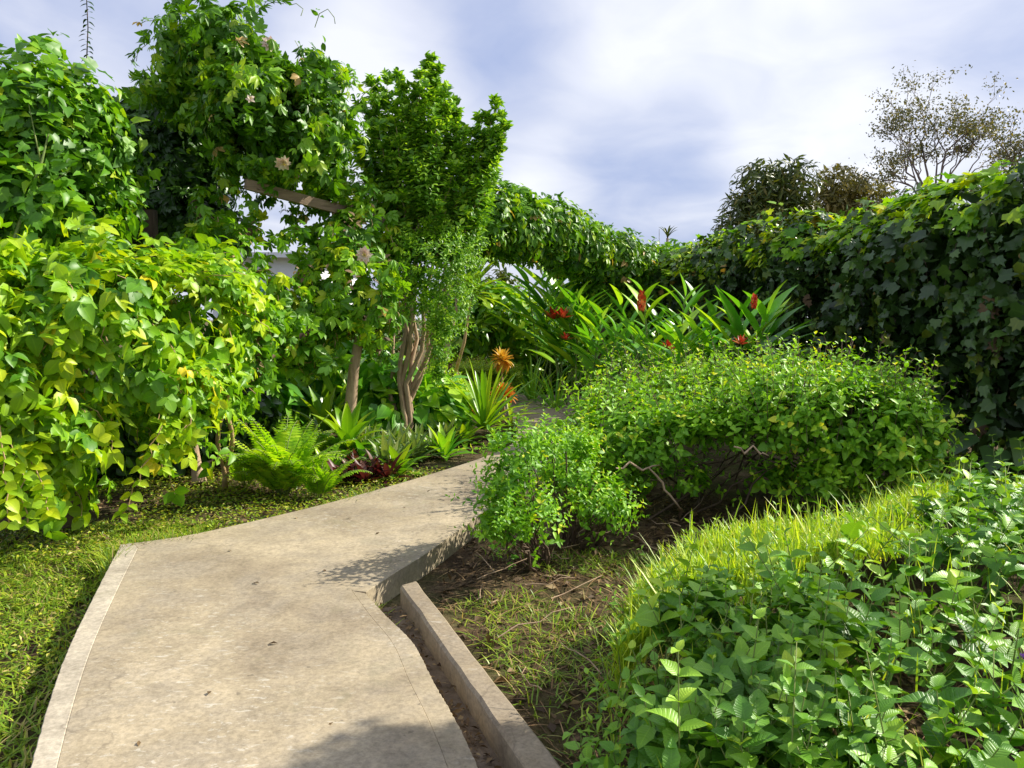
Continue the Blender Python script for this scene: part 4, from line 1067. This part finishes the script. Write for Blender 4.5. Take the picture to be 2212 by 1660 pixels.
for i in range(26):
    b0 = np.array([RG.uniform(.9, 3.2), RG.uniform(5.4, 6.8), 0]); e = bl.inside(1, -.5, -.02)[0]
    if np.linalg.norm((e - b0)[:2]) > 1.0: e = b0 + (e - b0) * .6; e[2] = max(e[2], .6)
    st.tube(wob(b0, e, 5, .04), [.010, .009, .008, .006, .005, .003], 5)
st.build('branch', M['barkdark'], root)
st = MB()
for a_, b_ in (((1330, 1012, 5.3), (1425, 1005, 5.5)), ((1585, 965, 5.2), (1660, 985, 5.2)), ((1400, 1010, 5.4), (1470, 1100, 5.5))):
    st = MB(); st.tube(wob(P(*a_), P(*b_), 6, .02), [.005, .008, .009, .009, .008, .007, .005], 5)
    st.build('branch', M['bark'], root)
# --- lower bush at its left end
bl = Blobs([BL(1120, 985, 4.6, 45, 22, .2), BL(1180, 970, 4.9, 50, 20, .2), BL(1075, 1085, 4.5, 38, 24, .18), BL(1110, 1140, 4.5, 65, 24, .2), BL(1100, 1035, 4.6, 40, 22, .18), BL(1240, 975, 5.4, 50, 28, .25), BL(1220, 1030, 5.1, 45, 18, .2), BL(1300, 1100, 5.0, 60, 25, .2)], .12, 9)
root = thing('low_bush', 'straggly small leaved bush leaning over the path bend and casting shade on it', 'bush', P(1130, 1180, 4.8) * [1, 1, 0])
mb = MB(); shoots(mb, bl, 560, .15, 4, OV, .05, None, .6, jit=.6, off=0, up_bias=.3); fill(mb, bl, 900, OV, .042, -.3, .02); shoots(mb, bl, 130, .22, 6, OVS, .042, None, .6, jit=.6, off=0)
mb.build('foliage', M['bush'], root)
st = MB()
for i in range(60):
    e = bl.inside(1, -.3, 0)[0]; b0 = np.array([e[0] * .6 + .15, e[1] * .85 + .9, 0]); st.tube(wob(b0, e, 5, .03), [.009, .008, .007, .006, .005, .003], 4)
st.build('branch', M['barkdark'], root)

# --- foreground bed on the right
bl = Blobs([(np.array([.72, 2.5, .16]), (.50, .75, .36)), (np.array([1.35, 2.7, .2]), (.85, 1.0, .38)), (np.array([2.2, 2.9, .2]), (1.0, 1.1, .40)), (np.array([1.5, 3.5, .16]), (.95, .75, .38)), (np.array([2.6, 3.9, .18]), (1.2, .9, .40)),
            (np.array([.90, 3.0, .14]), (.6, .5, .36)), (np.array([.56, 2.0, .12]), (.42, .5, .32)), (np.array([3.2, 3.2, .2]), (1, 1, .42)), (np.array([1.2, 1.95, .14]), (.8, .5, .34)), (np.array([2.9, 4.5, .15]), (1.0, .5, .38))], .07, 5)
FG = bl
GP = [tuple(G(a_, b_, .46)[:2]) for a_, b_ in ((1225, 1300), (1380, 1180), (1640, 1055), (1960, 1020), (2060, 1080), (1940, 1230), (1680, 1290), (1456, 1330))]
def grassy(p):
    q_ = p.copy(); q_[:, :2] += .10 * np.stack([wnoise(p, 9, 3), wnoise(p, 9, 4)], 1)
    n_ = len(q_); x, y = q_[:, 0], q_[:, 1]; ins = np.zeros(n_, bool)
    for i in range(len(GP)):
        x1, y1 = GP[i]; x2, y2 = GP[(i + 1) % len(GP)]
        ins ^= ((y1 > y) != (y2 > y)) & (x < (x2 - x1) * (y - y1) / (y2 - y1 + 1e-12) + x1)
    return ins
mb = MB(); st = MB()
low = lambda p: (wnoise(p, 6, 21) > np.interp(p[:, 2], [.1, .3, .4, .5], [.34, .22, -.08, -.7])) 
shoots(mb, bl, 1100, .20, 4, NET, .095, st, .75, off=-.12, jit=.35, keep=lambda p: (~grassy(p) | (RG.random(len(p)) < .16)) & low(p))
shoots(mb, bl, 420, .16, 3, NET, .135, st, .6, off=-.1, jit=.4, keep=lambda p: (~grassy(p)) & low(p))
shoots(mb, bl, 260, .30, 6, NET, .075, st, .9, off=-.08, jit=.3, rlo=.5, keep=lambda p: (p[:, 2] > .3) & ~grassy(p))
shoots(mb, bl, 500, .14, 4, OVS, .05, st, .8, off=-.06, jit=.4, rlo=.5)
shoots(mb, bl, 500, .16, 4, NET, .07, st, .8, off=-.06, jit=.4, rlo=.3, keep=lambda p: (p[:, 0] < 1.2) & (~grassy(p)) & low(p))
fill(mb, bl, 350, NET, .10, -.35, -.15)
stuff(mb.build('ground_cover', M['nettle'], origin=(1.5, 3, 0)), 'dense toothed leafy weeds filling the right foreground', 'ground cover')
stuff(st.build('weed_stem', M['stem'], origin=(1.5, 3, 0)), 'thin green stems of the weeds in the right foreground', 'stems')
# grass growing through it
def blades(mb, pts_, h, wd, lean=.35, bend=.8, rlo=0, rhi=1):
    n = len(pts_); az = RG.uniform(0, 6.283, n); hh = h * RG.uniform(.4, 1.25, n); ww = wd * RG.uniform(.6, 1.3, n); ln = lean * RG.random(n)
    dirx = np.stack([np.cos(az), np.sin(az), np.zeros(n)], 1); sd_ = np.stack([-np.sin(az), np.cos(az), np.zeros(n)], 1)
    rows = []
    for t, wf in ((0, .8), (.4, 1), (.75, .7), (1, .05)):
        c = pts_ + dirx * (hh * (ln * t + bend * ln * t * t))[:, None] + np.array([0, 0, 1.0]) * (hh * t * (1 - .25 * ln * t))[:, None]
        rows += [c - sd_ * (ww * wf / 2)[:, None], c + sd_ * (ww * wf / 2)[:, None]]
    V = np.stack(rows, 1); F0 = np.array([(0, 1, 3, 2), (2, 3, 5, 4), (4, 5, 7, 6)])
    Q = F0[None] + (np.arange(n) * 8)[:, None, None]
    mb.add(V.reshape(-1, 3), Q.reshape(-1, 4), np.repeat(RG.uniform(rlo, rhi, n), 8))
p = bl.surf(90000, -.08); k = grassy(p) & (p[:, 2] > .15); p1 = p[k][:16000]; print('GRASS', k.sum())
p2 = p[~k & (p[:, 2] > .2)][:900]
mb = MB(); blades(mb, p1, .105, .0065, .55); blades(mb, p2, .16, .005, .6)
p3 = p1[RG.random(len(p1)) < .04]; blades(mb, p3, .2, .007, .5)
stuff(mb.build('grass', M['grass'], origin=(1.5, 3, 0)), 'bright tall grass blades growing out of the right foreground weeds', 'grass')

# tufts, dry flower stalk, purple flower
mb = MB()
c = P(2060, 1060, 4.6)
root = thing('grass_tuft', 'tall bright grass tuft standing up at the back right of the foreground bed', 'grass', (c[0], c[1], 0))
blades(mb, np.tile(P(2060, 1110, 4.6), (26, 1)) + RG.normal(size=(26, 3)) * [.05, .05, 0], .30, .012, .35); mb.build('foliage', M['grass'], root)
root = thing('flower_stalk', 'dry brown flower stalk standing among weeds in the right foreground', 'plant', P(1800, 1600, 2.4) * [1, 1, 0])
st = MB(); st.tube([P(1810, 1700, 2.3) * [1, 1, 0], P(1806, 1600, 2.25), P(1800, 1520, 2.2), P(1792, 1475, 2.2)], [.004, .004, .003, .003], 5); st.build('stem', M['tanstem'], root)
mb = MB(); c = P(1792, 1478, 2.2)
scatter(mb, OVS, np.tile(c, (12, 1)) + RG.normal(size=(12, 3)) * [.003, .003, .015], RG.normal(size=(12, 3)) * .3 + [0, 0, 1], RG.normal(size=(12, 3)), .022, RG.random(12)); mb.build('flower', M['dry'], root)
root = thing('purple_flower', 'small purple blossom at the right edge among the foreground weeds', 'flower', P(2203, 1425, 2.6) * [1, 1, 0])
flower(P(2203, 1425, 2.45), .03, root, 6, 'purple', (-.3, -.9, .3))
st = MB(); st.tube([P(2203, 1425, 2.47), P(2205, 1500, 2.5), P(2205, 1600, 2.5)], .003, 4); st.build('stem', M['stem'], root)

# tree added out of view on the right, its bough placed to shade the path
root = thing('shadow_caster_tree', 'tall tree added at the right outside the view, its bough placed to shade the path', 'tree', (6.4, .6, 0))
st = MB(); st.tube([(6.4, .6, 0), (6.3, .6, 2), (6.2, .6, 4), (6.2, .5, 5.2)], [.18, .15, .12, .08], 10)
SH = G(850, 1670, ZS); off = np.array([sd.x, sd.y, sd.z]) / sd.z
cc = SH + off * 3.6
st.tube([(6.25, .6, 3.2), (5.2, 2.2, 4.1), (4.2, 3.4, 4.0), tuple(cc)], [.08, .055, .035, .015], 7); st.build('trunk', M['barkdark'], root)
mb = MB()
tb = Blobs([(np.array([6.4, .0, 5.4]), (1.5, 1.2, 1.0))], .12, 4)
fill(mb, tb, 2500, BRD, .1, -.5, .04)
tb = Blobs([(cc, (.34, .30, .18)), (cc + [.4, -.2, .05], (.5, .4, .2))], .2, 8)
fill(mb, tb, 1400, BRD, .075, -.4, .05)
mb.build('foliage', M['shrub'], root)

# ================================================================== GROUND PLANTS
def inpoly(p, poly):
    x, y = p[:, 0], p[:, 1]; ins = np.zeros(len(p), bool); n = len(poly)
    for i in range(n):
        x1, y1 = poly[i]; x2, y2 = poly[(i + 1) % n]
        c = ((y1 > y) != (y2 > y)) & (x < (x2 - x1) * (y - y1) / (y2 - y1 + 1e-12) + x1)
        ins ^= c
    return ins
SL1 = np.array(Lx + Rx[::-1]); SL2 = np.array(top + bot[::-1])
def free(p): return ~inpoly(p, SL1) & ~inpoly(p, SL2)
def area(n, x0, x1, y0, y1, clump=0, thr=0):
    p = np.stack([RG.uniform(x0, x1, n), RG.uniform(y0, y1, n), np.zeros(n)], 1)
    p = p[free(p)]
    if clump: p = p[wnoise(p, clump, 11) + RG.normal(size=len(p)) * .15 > thr]
    p[:, 2] = 0.018 * wnoise(p * [1, 1, 0], 5.0, 5) - 0.012
    return p
left = lambda p: p[p[:, 0] < np.interp(p[:, 1], [1, 2.5, 5.2, 8, 12], [-1.3, -1.55, -2.2, -1.3, -.3])]
mb = MB(); p = left(area(90000, -5, -.8, 1.2, 5.6)); p = p[wnoise(p, 7, 31) + RG.normal(size=len(p)) * .3 > -.35]; blades(mb, p[:38000], .045, .008, 1.4, 1.4)
stuff(mb.build('grass', M['lawn'], origin=(-3, 3, 0)), 'short patchy lawn grass left of the path', 'grass')
mb = MB(); p = area(26000, -5, -.6, 4.6, 8.2, 2.5, -.15); n = len(p)
x_, y_, _d = pix(p); p = p[(y_ > 1020)]; n = len(p)
scatter(mb, OVS, p + np.stack([np.zeros(n), np.zeros(n), RG.uniform(.01, .07, n)], 1), RG.normal(size=(n, 3)) * [1, 1, .3], np.tile([0, 0, 1.0], (n, 1)) + RG.normal(size=(n, 3)) * .35, .032 * RG.uniform(.6, 1.3, n), RG.random(n))
p = left(area(14000, -5, -1.5, 1.6, 5.4, 3.0, -.05)); n = len(p)
scatter(mb, OVS, p + np.stack([np.zeros(n), np.zeros(n), RG.uniform(.01, .05, n)], 1), RG.normal(size=(n, 3)) * [1, 1, .3], np.tile([0, 0, 1.0], (n, 1)) + RG.normal(size=(n, 3)) * .35, .03, RG.random(n))
stuff(mb.build('ground_cover', M['clover'], origin=(-3, 5, 0)), 'tiny leaved ground cover creeping along the left path edge', 'ground cover')
# dry litter and straw on the right soil and under the bushes
mb = MB(); p = area(26000, -1.0, 1.9, 1.9, 6.5); p = p[(p[:, 0] > np.interp(p[:, 1], [2, 2.45, 4.1, 5, 8], [.27, .2, -.42, -.3, .3]))]
n = len(p); az = RG.uniform(0, 6.28, n)
blades(mb, p[:3600] , .045, .005, 3.0, 1.5, 0, 1)
k = min(2600, n); scatter(mb, OVS, p[-k:] + [0, 0, .012], RG.normal(size=(k, 3)) * [1, 1, .2], np.tile([0, 0, 1.0], (k, 1)) + RG.normal(size=(k, 3)) * .5, .05 * RG.uniform(.5, 1.4, k), RG.random(k))
p = area(6000, -4.5, 1.5, 4.8, 10); n = len(p)
scatter(mb, OVS, p + [0, 0, .02], RG.normal(size=(n, 3)) * [1, 1, .2], np.tile([0, 0, 1.0], (n, 1)) + RG.normal(size=(n, 3)) * .5, .05 * RG.uniform(.5, 1.4, n), RG.random(n))
stuff(mb.build('leaf_litter', M['dry'], origin=(0, 4, 0)), 'dry straw and fallen leaves on the bare soil', 'leaf litter')
mb = MB(); p = area(30000, -.6, 1.2, 1.9, 4.9, 5.0, -.05); p = p[(p[:, 0] > np.interp(p[:, 1], [2, 2.45, 4.1, 5, 8], [.27, .2, -.40, -.3, .3]))]
blades(mb, p[:3400], .05, .006, 1.4, 1.3); stuff(mb.build('grass', M['lawn'], origin=(0, 3, 0)), 'sparse short grass on the soil strip beside the kerb', 'grass')
# grass and crumbs creeping over the slab edge, a few fallen leaves on it
mb = MB(); ed = []
for line, sg in ((Lx, -1), (top[:14], 1)):
    line = np.array(line)
    for i in range(1500):
        k = RG.integers(0, len(line) - 1); t = RG.random(); q0 = line[k] * (1 - t) + line[k + 1] * t
        ed.append((q0[0] + (RG.normal() * .03 - .03) * (1 if sg < 0 else 0), q0[1] + (abs(RG.normal()) * .04 if sg > 0 else 0), .05))
ed = np.array(ed); ed = ed[wnoise(ed, 4, 9) > .1]; blades(mb, ed, .11, .006, 1.0, 1.0)
stuff(mb.build('grass', M['lawn'], origin=(-1.5, 4, 0)), 'grass tips creeping over the left edge of the path', 'grass')
lv = []
for (x, y) in ((760, 1120), (870, 1095), (820, 1150), (700, 1230), (1015, 1072), (1030, 1068), (600, 1390), (450, 1500), (880, 1330), (300, 1600), (560, 1260), (930, 1060), (720, 1560), (640, 1120), (500, 1190)):
    mb = MB(); c = G(x, y, ZS + .006)
    scatter(mb, OVS, c[None], RG.normal(size=(1, 3)) * [1, 1, .1], np.array([[.1, .1, 1.0]]), RG.uniform(.018, .045), RG.random())
    tag(mb.build('fallen_leaf', M['dry']), 'small dry fallen leaf lying on the bare concrete path', 'leaf', 'fallen leaves on the path')
# twigs
mb = MB()
for i in range(60):
    c = np.array([RG.uniform(-.25, 1.6), RG.uniform(2.8, 5.6), .03])
    if not free(c[None])[0] or c[0] < np.interp(c[1], [2, 2.45, 4.1, 5, 8], [.3, .3, -.3, -.1, .3]): continue
    az = RG.uniform(0, 3.14); L = RG.uniform(.12, .45); d = np.array([math.cos(az), math.sin(az), RG.uniform(0, .25)])
    mb.tube(wob(c, c + d * L, 4, .015), [.004, .0035, .003, .0025, .0015], 4)
stuff(mb.build('twigs', M['bark'], origin=(.5, 4, 0)), 'thin dry twigs scattered over the shaded soil', 'twigs')
# dead leaves lying in the gutter
mb = MB(); t_ = RG.random(900); a_ = np.array(Rx[0])[None] * (1 - t_)[:, None] + np.array(Rx[-1])[None] * t_[:, None]; b_ = A[None] * (1 - t_)[:, None] + Bq[None] * t_[:, None]
u_ = RG.random(900) ** 1.3; pg = np.c_[a_ * (1 - u_)[:, None] + b_ * u_[:, None] - [[.012, 0]], np.full(900, .045)]
scatter(mb, OVS, pg[free(pg)] if 'free' in globals() else pg, RG.normal(size=(int(free(pg).sum()), 3)) * [1, 1, .2], np.tile([0, 0, 1.0], (int(free(pg).sum()), 1)) + RG.normal(size=(int(free(pg).sum()), 3)) * .5, .03 * RG.uniform(.4, 1.4, int(free(pg).sum())), RG.random(int(free(pg).sum())))
stuff(mb.build('leaf_litter', M['dry'], origin=(0, 3, 0)), 'dead leaves and crumbs lying along the gutter floor', 'leaf litter')
# small weeds growing in the gutter
mb = MB(); pts_ = []
for i in range(900):
    t = RG.random(); a_ = ext(np.array(Rx[0]), np.array(Rx[-1]), t * .6); pts_.append((a_[0] + abs(RG.normal()) * .025, a_[1], .03))
pts_ = np.array(pts_); pts_ = pts_[~inpoly(pts_, SL1)]; n = len(pts_)
blades(mb, pts_, .05, .006, 1.2); stuff(mb.build('grass', M['lawn'], origin=(0, 3, 0)), 'thin weeds in the gutter along the slab edge', 'grass')

# ================================================================== DISTANT TREES
def crown_tree(name, label, base, tz, blobs, mat, tpl, size, n, nf, tr, **kw):
    root = thing(name, label, 'tree', base); st = MB(); bl = Blobs(blobs, .35, 1.2)
    for b in blobs:
        st.tube(wob(base, b[0], 6, .15), [tr * (1 - .12 * k) for k in range(7)], 7)
    mb = MB(); drape(mb, bl, n, 5, size * .6, tpl, size, **kw); fill(mb, bl, nf, tpl, size * 1.1, -1.2, 0)
    st.build('trunk', M['barkgrey'], root); mb.build('crown', mat, root)
crown_tree('mango_tree', 'dense dark drooping leaved tree beyond the right hedge', P(1665, 700, 32) * [1, 1, 0], 0, [BL(1650, 405, 32, 50, 55, 1.2), BL(1705, 400, 32, 48, 55, 1.2), BL(1620, 450, 32, 42, 32, 1.0), BL(1680, 470, 32, 80, 45, 1.2), BL(1590, 485, 32, 28, 18, .8)], M['mango'], LNC, .42, 700, 1600, .18, upn=.2)
crown_tree('broadleaf_tree', 'olive brown round crowned tree between the dark drooping tree and the sparse tree', P(1830, 700, 36) * [1, 1, 0], 0, [BL(1815, 400, 36, 50, 38, 1.2), BL(1870, 420, 36, 45, 30, 1.2), BL(1790, 440, 36, 45, 30, 1.0), BL(1850, 460, 36, 80, 35, 1.2)], M['olive'], LNC, .4, 600, 1200, .15, upn=.3)

def sparse_tree(label, base, fork, ends, mat, r0, leafn, seed):
    root = thing('sparse_tree', label, 'tree', base); st = MB(); tips = []
    st.tube(wob(base, fork, 5, .1), [r0 * (1.3 - .06 * k) for k in range(6)], 8)
    def br(a, d, L, r, lev):
        b = a + d * L; pl = wob(a, b, 4, L * .05); st.tube(pl, [r, r * .9, r * .8, r * .7, r * .6], 5 if lev < 3 else 3)
        if lev >= 4: tips.append(b); tips.append((a + b) / 2); return
        for k in range(3 if lev < 3 else 2 + (RG.random() < .5)):
            nd = norm(d + RG.normal(size=3) * [.55, .45, .38] + [0, 0, .10]); br(pl[-1] if k else pl[3], nd, L * RG.uniform(.55, .8), r * .55, lev + 1)
    for e in ends:
        v = e - fork; L = np.linalg.norm(v); br(fork, v / L, L * .42, r0 * .6, 1)
    st.build('trunk', M['barkgrey'], root)
    tp = np.array(tips); mb = MB(); n = leafn
    idx = RG.integers(0, len(tp), n); c = tp[idx] + RG.normal(size=(n, 3)) * [.22, .22, .1]
    scatter(mb, OVS, c, RG.normal(size=(n, 3)) + [0, 0, -.3], RG.normal(size=(n, 3)) + [0, 0, .8], .12 * RG.uniform(.6, 1.3, n), RG.random(n))
    mb.build('crown', mat, root)
sparse_tree('thin airy tree with visible branches and tall uneven top beyond the right hedge', P(2010, 700, 30) * [1, 1, 0], P(2020, 440, 30), [P(x, y, d) for x, y, d in ((1870, 280, 30), (1900, 230, 30.5), (2180, 300, 30), (1960, 180, 30.5), (2075, 175, 29.5), (2130, 250, 30), (1870, 340, 29.5), (2030, 240, 30), (1940, 320, 31))], M['thin'], .085, 7000, 1)
sparse_tree('nearly bare crooked tree at the right edge behind the hedge', P(2190, 700, 27) * [1, 1, 0], P(2195, 420, 27), [P(x, y, d) for x, y, d in ((2190, 260, 27), (2240, 300, 27), (2160, 320, 27))], M['thin'], .08, 1100, 2)
root = thing('palm', 'tiny distant palm top above the middle of the vine arch', 'palm', P(1440, 560, 45) * [1, 1, 0])
st = MB(); st.tube([P(1440, 700, 45) * [1, 1, 0], P(1441, 560, 45), P(1442, 515, 45)], [.12, .1, .08], 6); st.build('trunk', M['barkgrey'], root)
mb = MB()
for k in range(9): mb.strap(P(1442, 515, 45), k * 2.4, 1.3 - .05 * k, .9, .16, .8, 5, .3)
mb.build('crown', M['mango'], root)
mb = MB(); mb.tube([P(1424, 560, 45) , P(1424, 495, 45)], .015, 4); mb.tube([P(1424, 560, 45), P(1424, 560, 45) * [1, 1, 0]], .02, 4)
tag(mb.build('mast', M['metal'], smooth=False), 'thin distant metal mast left of the tiny palm', 'mast')
# far tree line
lab = ['distant green tree behind the left trellis', 'distant tree behind the house', 'distant tree behind the vine arch', 'distant tree behind the gingers']
for i, (x, y, d, r) in enumerate(((150, 640, 30, 200), (700, 700, 34, 180), (1250, 690, 38, 130), (1480, 690, 36, 120))):
    crown_tree('far_tree', lab[i], P(x, 700, d) * [1, 1, 0], 0, [BL(x, y, d, r, 75, 1.5), BL(x + r * .5, y + 20, d, r * .6, 60, 1.5)], M['mango'], OV, .4, 500, 900, .2)
